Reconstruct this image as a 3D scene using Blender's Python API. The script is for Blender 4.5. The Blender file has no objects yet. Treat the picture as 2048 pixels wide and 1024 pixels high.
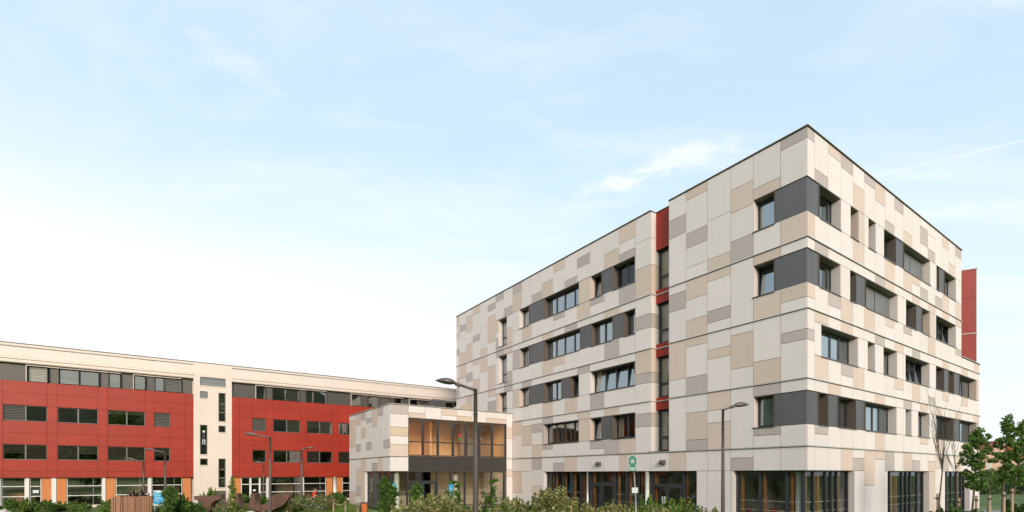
import bpy, math, random
from mathutils import Vector, Matrix
R=math.radians
sc=bpy.context.scene
C=sc.collection
# ------------------------------------------------------------------ camera, sky, sun, exposure
cam_d=bpy.data.cameras.new('camera');cam=bpy.data.objects.new('camera',cam_d);C.objects.link(cam)
cam.location=(0,0,2.9);cam.rotation_euler=(R(90),0,0)
cam_d.sensor_width=36;cam_d.lens=36*998/2048;cam_d.shift_y=(947.5-512)/2048
cam_d.clip_start=.1;cam_d.clip_end=3000
sc.camera=cam
SUN_EL,SUN_AZ=R(19),R(168)      # azimuth clockwise from +Y (view direction)
world=bpy.data.worlds.new('World');sc.world=world;world.use_nodes=True
def build_world():
    nt=world.node_tree;N=nt.nodes;L=nt.links;N.clear()
    out=N.new('ShaderNodeOutputWorld');bg=N.new('ShaderNodeBackground');bg.inputs[1].default_value=.1
    L.new(bg.outputs[0],out.inputs[0])
    sky=N.new('ShaderNodeTexSky');sky.sky_type='NISHITA';sky.sun_disc=False
    sky.sun_elevation=SUN_EL;sky.sun_rotation=SUN_AZ;sky.air_density=1.0;sky.dust_density=1.5;sky.ozone_density=1.5
    tc=N.new('ShaderNodeTexCoord')
    def math_(op,a,b=None,c=None,clamp=False):
        n=N.new('ShaderNodeMath');n.operation=op;n.use_clamp=clamp
        for i,v in enumerate((a,b,c)):
            if v is None:continue
            if isinstance(v,(int,float)):n.inputs[i].default_value=v
            else:L.new(v,n.inputs[i])
        return n.outputs[0]
    def vmath(op,a,b=None):
        n=N.new('ShaderNodeVectorMath');n.operation=op
        for i,v in enumerate((a,b)):
            if v is None:continue
            if isinstance(v,tuple):n.inputs[i].default_value=v
            else:L.new(v,n.inputs[i])
        return n
    def ramp(v,a,b,lo=0,hi=1,smooth=True):
        n=N.new('ShaderNodeMapRange');n.interpolation_type='SMOOTHSTEP' if smooth else 'LINEAR'
        L.new(v,n.inputs[0]);n.inputs[1].default_value=a;n.inputs[2].default_value=b;n.inputs[3].default_value=lo;n.inputs[4].default_value=hi
        return n.outputs[0]
    d=tc.outputs['Generated']
    sep=N.new('ShaderNodeSeparateXYZ');L.new(d,sep.inputs[0]);x,y,z=sep.outputs
    zc=math_('MAXIMUM',z,.04)
    # thin cloud sheet overhead: coordinates on a flat layer
    px_=math_('DIVIDE',x,zc);py_=math_('DIVIDE',y,zc)
    cmb=N.new('ShaderNodeCombineXYZ');L.new(px_,cmb.inputs[0]);L.new(py_,cmb.inputs[1])
    def noise(vec,scale,det,rough,dist=0):
        n=N.new('ShaderNodeTexNoise');L.new(vec,n.inputs['Vector']);n.inputs['Scale'].default_value=scale
        n.inputs['Detail'].default_value=det;n.inputs['Roughness'].default_value=rough;n.inputs['Distortion'].default_value=dist
        return n.outputs[0]
    stretch=N.new('ShaderNodeMapping');L.new(cmb.outputs[0],stretch.inputs[0]);stretch.inputs['Rotation'].default_value=(0,0,R(-35));stretch.inputs['Scale'].default_value=(.6,1.5,1)
    wisps=math_('ADD',math_('MULTIPLY',ramp(noise(stretch.outputs[0],.9,7,.6,.8),.40,.74),.75),math_('MULTIPLY',ramp(noise(stretch.outputs[0],3.2,8,.62,.5),.47,.72),.30),clamp=True)
    # veil: whiter towards the horizon and towards the west (left) where thin high cloud catches the light
    west=vmath('DOT_PRODUCT',d,(-.80,.58,.12)).outputs[1]
    veil_h=ramp(z,.0,.62,1,0)
    veil_w=ramp(west,-.2,.98,0,1)
    veil=math_('ADD',math_('MULTIPLY',veil_h,.62),math_('MULTIPLY',veil_w,math_('MULTIPLY_ADD',veil_h,.65,.12)))
    fac=math_('MULTIPLY_ADD',veil,.4,.72,clamp=True)
    # small cumulus scraps
    fine=noise(cmb.outputs[0],7,8,.62,.3)
    def scrap(cx,cy,rot,sx,sy,lo,hi,amt):
        m=N.new('ShaderNodeMapping');m.vector_type='TEXTURE';L.new(cmb.outputs[0],m.inputs[0])
        m.inputs['Location'].default_value=(cx,cy,0);m.inputs['Rotation'].default_value=(0,0,rot);m.inputs['Scale'].default_value=(sx,sy,1)
        r=vmath('LENGTH',m.outputs[0]).outputs[1]
        v=math_('SUBTRACT',fine,math_('MULTIPLY',r,.22))
        return math_('MULTIPLY',ramp(v,lo,hi),math_('MULTIPLY',ramp(r,.6,1.5,1,0),amt))
    s1=scrap(.515,1.615,R(-32),.24,.10,.26,.50,.62)
    s1b=scrap(.335,1.735,R(-30),.20,.055,.28,.52,.34)
    s2=scrap(-.70,1.20,R(60),.17,.07,.26,.54,.26)
    # contrail: a great circle low on the right
    a=Vector((.805,1,.615)).normalized();b=Vector((1.026,1,.668)).normalized();n_=a.cross(b).normalized()
    dist=math_('ABSOLUTE',vmath('DOT_PRODUCT',d,tuple(n_)).outputs[1])
    trail=math_('MULTIPLY',ramp(dist,.0004,.0028,1,0),math_('MULTIPLY',ramp(x,.42,.62),.32))
    clouds=math_('ADD',math_('ADD',s1,s1b),math_('ADD',s2,trail),clamp=True)
    sc1=N.new('ShaderNodeMix');sc1.data_type='RGBA';sc1.blend_type='MULTIPLY';sc1.inputs[0].default_value=1
    L.new(sky.outputs[0],sc1.inputs[6]);sc1.inputs[7].default_value=(SKY_GAIN*.86,SKY_GAIN*.99,SKY_GAIN*.86,1)
    m1=N.new('ShaderNodeMix');m1.data_type='RGBA';L.new(fac,m1.inputs[0]);L.new(sc1.outputs[2],m1.inputs[6])
    vc=N.new('ShaderNodeMix');vc.data_type='RGBA';L.new(veil_h,vc.inputs[0]);vc.inputs[6].default_value=(3.75,4.65,5.4,1);vc.inputs[7].default_value=(5.0,5.35,5.45,1)
    vw=N.new('ShaderNodeMix');vw.data_type='RGBA';L.new(math_('MULTIPLY',ramp(west,.35,.95),ramp(z,.54,.14,0,1)),vw.inputs[0]);L.new(vc.outputs[2],vw.inputs[6]);vw.inputs[7].default_value=(6.2,6.1,5.95,1)
    L.new(vw.outputs[2],m1.inputs[7])
    m2=N.new('ShaderNodeMix');m2.data_type='RGBA';L.new(clouds,m2.inputs[0]);mw=N.new('ShaderNodeMix');mw.data_type='RGBA';L.new(math_('MULTIPLY',wisps,.85),mw.inputs[0]);L.new(m1.outputs[2],mw.inputs[6]);mw.inputs[7].default_value=(5.2,5.6,5.7,1)
    L.new(mw.outputs[2],m2.inputs[6]);m2.inputs[7].default_value=(5.5,5.55,5.6,1)
    L.new(m2.outputs[2],bg.inputs[0])
SKY_GAIN=2.0
build_world()
sun_d=bpy.data.lights.new('sun','SUN');sun=bpy.data.objects.new('sun',sun_d);C.objects.link(sun)
sun_d.energy=1.68;sun_d.angle=R(22);sun_d.color=(1,.86,.73)
sun.rotation_euler=(R(90)-SUN_EL,0,R(180)-SUN_AZ+R(0))
sdir=Vector((math.sin(SUN_AZ)*math.cos(SUN_EL),math.cos(SUN_AZ)*math.cos(SUN_EL),math.sin(SUN_EL)))
sun.rotation_euler=sdir.to_track_quat('Z','Y').to_euler();sun.location=(30,-30,30)
sc.view_settings.view_transform='Standard';sc.view_settings.look='None';sc.view_settings.exposure=.93;sc.view_settings.gamma=1
sc.view_settings.use_curve_mapping=False
sc.render.engine='CYCLES';sc.cycles.use_denoising=True;sc.cycles.max_bounces=8;sc.cycles.transparent_max_bounces=12
sc.cycles.caustics_reflective=False;sc.cycles.caustics_refractive=False

# ------------------------------------------------------------------ helpers
def mat(name,col,rough=.6,metal=0,vary=0,nscale=3,namt=.06,bump=0,bscale=40,stretch=None,spec=.5,streak=0):
    m=bpy.data.materials.new(name);m.use_nodes=True;nt=m.node_tree;N=nt.nodes;L=nt.links
    p=N['Principled BSDF'];p.inputs['Roughness'].default_value=rough;p.inputs['Metallic'].default_value=metal
    p.inputs['Specular IOR Level'].default_value=spec
    geo=N.new('ShaderNodeNewGeometry');vec=geo.outputs['Position']
    if stretch:
        mp=N.new('ShaderNodeMapping');mp.inputs['Scale'].default_value=stretch;L.new(vec,mp.inputs[0]);vec=mp.outputs[0]
    n=N.new('ShaderNodeTexNoise');L.new(vec,n.inputs['Vector']);n.inputs['Scale'].default_value=nscale;n.inputs['Detail'].default_value=6
    mr=N.new('ShaderNodeMapRange');L.new(n.outputs[0],mr.inputs[0]);mr.inputs[1].default_value=.25;mr.inputs[2].default_value=.75
    mr.inputs[3].default_value=1-namt;mr.inputs[4].default_value=1+namt
    v=mr.outputs[0]
    if vary:
        oi=N.new('ShaderNodeObjectInfo');mv=N.new('ShaderNodeMapRange');L.new(oi.outputs['Random'],mv.inputs[0]);mv.inputs[3].default_value=1-vary;mv.inputs[4].default_value=1+vary
        mu=N.new('ShaderNodeMath');mu.operation='MULTIPLY';L.new(v,mu.inputs[0]);L.new(mv.outputs[0],mu.inputs[1]);v=mu.outputs[0]
    if streak:
        mp2=N.new('ShaderNodeMapping');mp2.inputs['Scale'].default_value=(6,6,.35);L.new(geo.outputs['Position'],mp2.inputs[0])
        n2=N.new('ShaderNodeTexNoise');L.new(mp2.outputs[0],n2.inputs['Vector']);n2.inputs['Scale'].default_value=1;n2.inputs['Detail'].default_value=5
        m3=N.new('ShaderNodeMapRange');L.new(n2.outputs[0],m3.inputs[0]);m3.inputs[1].default_value=.5;m3.inputs[2].default_value=.8;m3.inputs[3].default_value=1;m3.inputs[4].default_value=1-streak
        mu=N.new('ShaderNodeMath');mu.operation='MULTIPLY';L.new(v,mu.inputs[0]);L.new(m3.outputs[0],mu.inputs[1]);v=mu.outputs[0]
    vm=N.new('ShaderNodeVectorMath');vm.operation='SCALE';vm.inputs[0].default_value=col;L.new(v,vm.inputs['Scale'])
    L.new(vm.outputs[0],p.inputs['Base Color'])
    if bump:
        nb=N.new('ShaderNodeTexNoise');L.new(vec,nb.inputs['Vector']);nb.inputs['Scale'].default_value=bscale;nb.inputs['Detail'].default_value=4
        b=N.new('ShaderNodeBump');b.inputs['Strength'].default_value=bump;b.inputs['Distance'].default_value=.01;L.new(nb.outputs[0],b.inputs['Height']);L.new(b.outputs[0],p.inputs['Normal'])
    return m
def glass(name,ior,tint,rough=.0,wob=.0,gc=(.80,.92,1,1)):
    m=bpy.data.materials.new(name);m.use_nodes=True;nt=m.node_tree;N=nt.nodes;L=nt.links;N.clear()
    o=N.new('ShaderNodeOutputMaterial');mx=N.new('ShaderNodeMixShader');t=N.new('ShaderNodeBsdfTransparent');g=N.new('ShaderNodeBsdfGlossy');geo0=N.new('ShaderNodeNewGeometry');dt=N.new('ShaderNodeVectorMath');dt.operation='DOT_PRODUCT';L.new(geo0.outputs['True Normal'],dt.inputs[0]);L.new(geo0.outputs['Incoming'],dt.inputs[1])
    def mth(op,a,b):
        n=N.new('ShaderNodeMath');n.operation=op
        for i,v in enumerate((a,b)):
            if isinstance(v,(int,float)):n.inputs[i].default_value=v
            else:L.new(v,n.inputs[i])
        return n.outputs[0]
    fo=mth('ADD',mth('MULTIPLY',mth('POWER',mth('SUBTRACT',1.0,mth('ABSOLUTE',dt.outputs['Value'],0)),5.0),1-ior),ior)
    t.inputs[0].default_value=(*tint,1);g.inputs['Roughness'].default_value=rough;g.inputs[0].default_value=gc
    if wob:
        geo=N.new('ShaderNodeNewGeometry');n=N.new('ShaderNodeTexNoise');n.inputs['Scale'].default_value=1.3;n.inputs['Detail'].default_value=1;L.new(geo.outputs['Position'],n.inputs['Vector'])
        b=N.new('ShaderNodeBump');b.inputs['Strength'].default_value=wob;b.inputs['Distance'].default_value=.01;L.new(n.outputs[0],b.inputs['Height']);L.new(b.outputs[0],g.inputs['Normal'])
    L.new(fo,mx.inputs[0]);L.new(t.outputs[0],mx.inputs[1]);L.new(g.outputs[0],mx.inputs[2]);L.new(mx.outputs[0],o.inputs[0])
    return m
def leafmat(name,col,var=.35):
    m=bpy.data.materials.new(name);m.use_nodes=True;nt=m.node_tree;N=nt.nodes;L=nt.links
    p=N['Principled BSDF'];p.inputs['Roughness'].default_value=.5;p.inputs['Specular IOR Level'].default_value=.35
    geo=N.new('ShaderNodeNewGeometry');mr=N.new('ShaderNodeMapRange');L.new(geo.outputs['Random Per Island'],mr.inputs[0]);mr.inputs[3].default_value=1-var;mr.inputs[4].default_value=1+var
    vm=N.new('ShaderNodeVectorMath');vm.operation='SCALE';vm.inputs[0].default_value=col;L.new(mr.outputs[0],vm.inputs['Scale'])
    L.new(vm.outputs[0],p.inputs['Base Color'])
    tr=N.new('ShaderNodeBsdfTranslucent');L.new(vm.outputs[0],tr.inputs[0]);mx=N.new('ShaderNodeMixShader');mx.inputs[0].default_value=.35
    L.new(p.outputs[0],mx.inputs[1]);L.new(tr.outputs[0],mx.inputs[2]);L.new(mx.outputs[0],N['Material Output'].inputs[0])
    return m
def emit(name,col,s):
    m=bpy.data.materials.new(name);m.use_nodes=True;p=m.node_tree.nodes['Principled BSDF'];p.inputs['Base Color'].default_value=(*col,1)
    p.inputs['Emission Color'].default_value=(*col,1);p.inputs['Emission Strength'].default_value=s
    return m
M=dict(
 w=mat('cream_fibre_cement',(.735,.665,.635),.62,vary=.03,nscale=.8,namt=.015,bump=.12,bscale=18,stretch=(3,3,.5),streak=.04),
 b=mat('beige_fibre_cement',(.635,.51,.435),.62,vary=.04,nscale=.8,namt=.02,bump=.12,bscale=18,stretch=(3,3,.5),streak=.04),
 g=mat('taupe_fibre_cement',(.475,.41,.385),.6,vary=.04,nscale=.8,namt=.02,bump=.12,bscale=18,stretch=(3,3,.5),streak=.04),
 o=mat('ochre_fibre_cement',(.62,.49,.36),.62,vary=.04,namt=.04),
 dk=mat('anthracite_metal_panel',(.145,.138,.14),.5,.55,vary=.05,nscale=1.2,namt=.06,stretch=(3,3,.5)),
 frame=mat('anthracite_window_frame',(.035,.038,.042),.4),
 sill=mat('dark_aluminium_sill',(.10,.10,.105),.35,.6),
 joint=mat('dark_wall_membrane',(.015,.014,.013),.9),
 rev_dark=mat('brown_reveal_lining',(.12,.095,.075),.6),
 soffit=mat('taupe_soffit_lining',(.22,.195,.165),.6),
 alu=mat('light_aluminium_rail',(.62,.62,.60),.35,.5),
 cope=mat('roof_coping_metal',(.55,.53,.50),.4,.3),
 roof=mat('roof_membrane',(.25,.25,.25),.9,bump=.3),
 inner=mat('interior_plaster',(.50,.46,.41),.9),
 innerd=mat('interior_floor_slab',(.22,.2,.18),.9),
 curtain=mat('beige_curtain',(.42,.34,.26),.9,nscale=2,namt=.2,stretch=(9,9,.3)),
 red=mat('red_cladding_panel',(.335,.027,.012),.45,vary=.05,nscale=.7,namt=.07,streak=.12,spec=.3,bump=.15,bscale=3),
 redd=mat('deep_red_metal',(.32,.032,.02),.45,vary=.04,nscale=1,namt=.05,streak=.06),
 render=mat('cream_wall_render',(.72,.61,.54),.9,nscale=.5,namt=.04,bump=.3,bscale=60,streak=.06),
 cornice=mat('cream_cornice_metal',(.70,.60,.535),.5,nscale=.6,namt=.03,streak=.04),
 greymetal=mat('grey_ribbed_metal',(.085,.078,.07),.5,.3,vary=.06),
 wframe=mat('white_window_frame',(.72,.70,.66),.45),
 gframe=mat('grey_window_frame',(.13,.125,.115),.45),
 orange=mat('orange_timber_board',(.60,.20,.05),.55,nscale=1.5,namt=.12,stretch=(8,8,.4)),
 wood=mat('warm_timber_post',(.40,.17,.055),.5,nscale=2,namt=.2,stretch=(10,10,.5)),
 blind=mat('grey_venetian_slat',(.165,.15,.13),.45,.2),
 lightblind=mat('pale_venetian_slat',(.50,.45,.38),.5),
 shutter=mat('grey_roller_slat',(.22,.22,.215),.45,.3),
 col=mat('pale_concrete_column',(.75,.78,.70),.7,nscale=2,namt=.1,streak=.1),
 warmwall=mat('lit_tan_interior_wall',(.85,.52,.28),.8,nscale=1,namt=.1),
 beigewall=mat('cream_interior_wall',(.50,.44,.33),.85),
 lampm=mat('brown_grey_lamp_paint',(.135,.11,.10),.4,.3),
 lampg=mat('lamp_lens_glass',(.16,.17,.10),.15),
 galv=mat('galvanised_steel',(.38,.38,.37),.4,.7),
 gsign=mat('green_sign_face',(.0,.17,.095),.4),white=mat('white_print',(.8,.8,.8),.5),
 blue=mat('blue_board_face',(.03,.34,.62),.5,nscale=5,namt=.35,stretch=(1,1,4)),paleb=mat('pale_board_band',(.65,.72,.72),.5),
 corten=mat('rusty_steel_plate',(.14,.072,.05),.85,nscale=6,namt=.35,bump=.5,bscale=30),
 rock=mat('pale_boulder_stone',(.48,.43,.36),.9,nscale=4,namt=.25,bump=.8,bscale=8),
 bark=mat('brown_bark',(.12,.09,.065),.9,nscale=20,namt=.3,bump=.6,bscale=50),
 twig=mat('grey_brown_twig',(.075,.055,.045),.9,nscale=15,namt=.2),
 stake=mat('peeled_pine_stake',(.40,.29,.20),.8,nscale=9,namt=.18,stretch=(6,6,.6),bump=.3),
 pale=mat('rough_red_brown_timber',(.32,.155,.09),.8,vary=.2,nscale=7,namt=.3,stretch=(6,6,.7),bump=.4),
 strap=mat('rubber_tree_tie',(.03,.028,.025),.8),
 fencem=mat('dark_green_wire',(.012,.02,.016),.5,.3),
 pinkwall=mat('pink_house_render',(.55,.36,.27),.9,nscale=1,namt=.06),tile=mat('red_clay_roof_tile',(.40,.10,.055),.8,vary=.12,nscale=4,namt=.25),
 blackm=mat('black_plastic',(.02,.02,.022),.5),orangem=mat('orange_painted_timber',(.62,.15,.03),.5,nscale=4,namt=.1,stretch=(8,8,.5)),
 skin=mat('skin',(.5,.28,.19),.6),shirt=mat('orange_red_shirt',(.85,.06,.02),.8),trousers=mat('dark_trousers',(.03,.035,.06),.8),hair=mat('dark_hair',(.03,.02,.015),.7),
 pinkd=mat('pink_sticker',(.75,.03,.12),.5),greend=mat('green_sticker',(.02,.3,.08),.5),
 cyan=mat('cyan_disc_print',(.02,.42,.60),.5),
 rope=mat('pale_rope',(.5,.45,.36),.9),
 skyrefl=mat('white_sky_reflection',(.80,.82,.84),.8),
 paper=mat('white_paper_notice',(.7,.72,.7),.7),
 furn=mat('pine_furniture',(.5,.3,.12),.5),redfurn=mat('red_plastic_chair',(.45,.04,.03),.5),
 gl_hi=glass('upper_window_glass',.36,(.50,.52,.50),wob=.03),
 gl_lo=glass('shopfront_glass',.07,(.70,.72,.68),wob=.02),
 gl_an=glass('annexe_glass',.05,(.85,.84,.80),wob=.02),
 gl_red=glass('school_window_glass',.24,(.68,.66,.60),wob=.05,gc=(1,.96,.9,1)),
 dkb=mat('dark_bronze_spandrel',(.062,.056,.05),.4,.3,vary=.04),lgl=glass('landing_glass',.10,(.85,.88,.82),wob=.03),
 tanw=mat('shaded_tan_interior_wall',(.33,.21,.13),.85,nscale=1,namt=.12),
 lit=emit('hidden_ceiling_light',(1,.76,.50),13.0),
)
LF=dict(dkg=leafmat('dark_green_leaf',(.07,.13,.028)),mid=leafmat('mid_green_leaf',(.11,.205,.036)),bri=leafmat('bright_green_leaf',(.15,.26,.035)),
 yel=leafmat('cream_yellow_leaf',(.62,.52,.19),.3),pal=leafmat('pale_variegated_leaf',(.50,.47,.24),.3),oli=leafmat('olive_leaf',(.22,.23,.06)),pnk=leafmat('pink_blossom',(.50,.20,.17),.3),wht=leafmat('white_blossom',(.7,.68,.6),.2),
 brn=leafmat('russet_leaf',(.15,.07,.035)),purp=leafmat('purple_black_leaf',(.025,.008,.008)))

class MB:
    def __init__(s):s.v=[];s.f=[];s.m=[]
    def quad(s,pts,m=0):
        n=len(s.v);s.v+=[tuple(p) for p in pts];s.f.append(tuple(range(n,n+len(pts))));s.m.append(m);return s
    def box(s,a,b,c,d,e,f,m=0):
        if a>b:a,b=b,a
        if c>d:c,d=d,c
        if e>f:e,f=f,e
        n=len(s.v);s.v+=[(a,c,e),(b,c,e),(b,d,e),(a,d,e),(a,c,f),(b,c,f),(b,d,f),(a,d,f)]
        for q in((3,2,1,0),(4,5,6,7),(0,1,5,4),(1,2,6,5),(2,3,7,6),(3,0,4,7)):
            s.f.append(tuple(n+i for i in q));s.m.append(m)
        return s
    def tube(s,pts,rad,seg=6,m=0,cap=True):
        pts=[Vector(p) for p in pts];
        if not hasattr(rad,'__len__'):rad=[rad]*len(pts)
        base=len(s.v);up=Vector((.13,.21,1)).normalized()
        for i,p in enumerate(pts):
            d=(pts[min(i+1,len(pts)-1)]-pts[max(i-1,0)]).normalized()
            a=d.cross(up if abs(d.dot(up))<.97 else Vector((1,0,0))).normalized();b=d.cross(a)
            for k in range(seg):
                t=2*math.pi*k/seg;s.v.append(tuple(p+(a*math.cos(t)+b*math.sin(t))*rad[i]))
        for i in range(len(pts)-1):
            for k in range(seg):
                s.f.append((base+i*seg+k,base+i*seg+(k+1)%seg,base+(i+1)*seg+(k+1)%seg,base+(i+1)*seg+k));s.m.append(m)
        if cap:
            s.f.append(tuple(base+k for k in range(seg)));s.m.append(m)
            s.f.append(tuple(base+(len(pts)-1)*seg+k for k in reversed(range(seg))));s.m.append(m)
        return s
    def prism(s,poly,ax,a,b,m=0):
        # poly in the plane across axis ax, extruded a..b
        def P(p,t):
            q=[p[0],p[1]];q.insert(ax,t);return tuple(q)
        n=len(s.v);k=len(poly);s.v+=[P(p,a) for p in poly]+[P(p,b) for p in poly]
        s.f.append(tuple(range(n,n+k)));s.m.append(m);s.f.append(tuple(reversed(range(n+k,n+2*k))));s.m.append(m)
        for i in range(k):s.f.append((n+i,n+(i+1)%k,n+k+(i+1)%k,n+k+i));s.m.append(m)
        return s
    def mesh(s,name,mats,org=(0,0,0)):
        me=bpy.data.meshes.new(name);o=org
        me.from_pydata([(x-o[0],y-o[1],z-o[2]) for x,y,z in s.v],[],s.f)
        for m in mats:me.materials.append(m)
        if len(mats)>1:me.polygons.foreach_set('material_index',s.m)
        me.update();return me
    def build(s,name,mats,parent=None,org=(0,0,0),smooth=False):
        if not isinstance(mats,(list,tuple)):mats=[mats]
        me=s.mesh(name,mats,org)
        if smooth:me.polygons.foreach_set('use_smooth',[True]*len(me.polygons))
        return link(name,me,parent,org)
ORG={}
def link(name,me,parent=None,org=(0,0,0)):
    o=bpy.data.objects.new(name,me);C.objects.link(o)
    ORG[o.name]=Vector(org)
    if parent:
        o.parent=parent;o.location=Vector(org)-(ORG[parent.name] if parent.parent else Vector((0,0,0)))
    else:o.location=org
    return o
def tag(o,label=None,cat=None,group=None,kind=None):
    for k,v in(('label',label),('category',cat),('group',group),('kind',kind)):
        if v:o[k]=v
    return o
def thing(name,loc,label,cat,rz=0,group=None,scale=1):
    o=bpy.data.objects.new(name,None);C.objects.link(o);o.location=loc;o.rotation_euler=(0,0,rz);o.scale=(scale,)*3
    o.empty_display_size=.2
    return tag(o,label,cat,group)
def copy_tree(o,parent=None):
    c=o.copy();C.objects.link(c)
    if parent:c.parent=parent
    for ch in o.children:copy_tree(ch,c)
    return c
def west(u0,u1,t0,t1):return (t0,t1,u0,u1)
def east(u0,u1,t0,t1):return (u0,u1,t0,t1)
def bx(mb,mp,u0,u1,t0,t1,z0,z1,m=0):return mb.box(*mp(u0,u1,t0,t1),z0,z1,m)
def pt(mp,u,t,z):return (t,u,z) if mp is west else (u,t,z)

UNIT={}
def unit(key,m):
    if key not in UNIT:
        UNIT[key]=MB().box(-.5,.5,-.5,.5,-.5,.5).mesh(key,[m])
    return UNIT[key]
def panel(name,key,m,parent,mp,u0,u1,t0,t1,z0,z1):
    a,b,c,d=mp(u0,u1,t0,t1)
    o=bpy.data.objects.new(name,unit(key,m));C.objects.link(o);o.parent=parent
    o.location=((a+b)/2,(c+d)/2,(z0+z1)/2);o.scale=(abs(b-a),abs(d-c),z1-z0)
    return o
def sheet(mb,mp,U0,U1,Z0,Z1,holes,t,m=0):
    us=sorted({U0,U1,*[min(max(h[0],U0),U1) for h in holes],*[min(max(h[1],U0),U1) for h in holes]})
    zs=sorted({Z0,Z1,*[min(max(h[2],Z0),Z1) for h in holes],*[min(max(h[3],Z0),Z1) for h in holes]})
    for a,b in zip(us,us[1:]):
        run=None
        for c,d in zip(zs,zs[1:]):
            uc,zc=(a+b)/2,(c+d)/2
            inside=any(h[0]<uc<h[1] and h[2]<zc<h[3] for h in holes)
            if not inside:
                if run is None:run=c
            if inside and run is not None:
                mb.quad([pt(mp,a,t,run),pt(mp,b,t,run),pt(mp,b,t,c),pt(mp,a,t,c)],m);run=None
        if run is not None:mb.quad([pt(mp,a,t,run),pt(mp,b,t,run),pt(mp,b,t,Z1),pt(mp,a,t,Z1)],m)
MAIN_RZ=math.atan2(.567,.8237)

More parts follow.
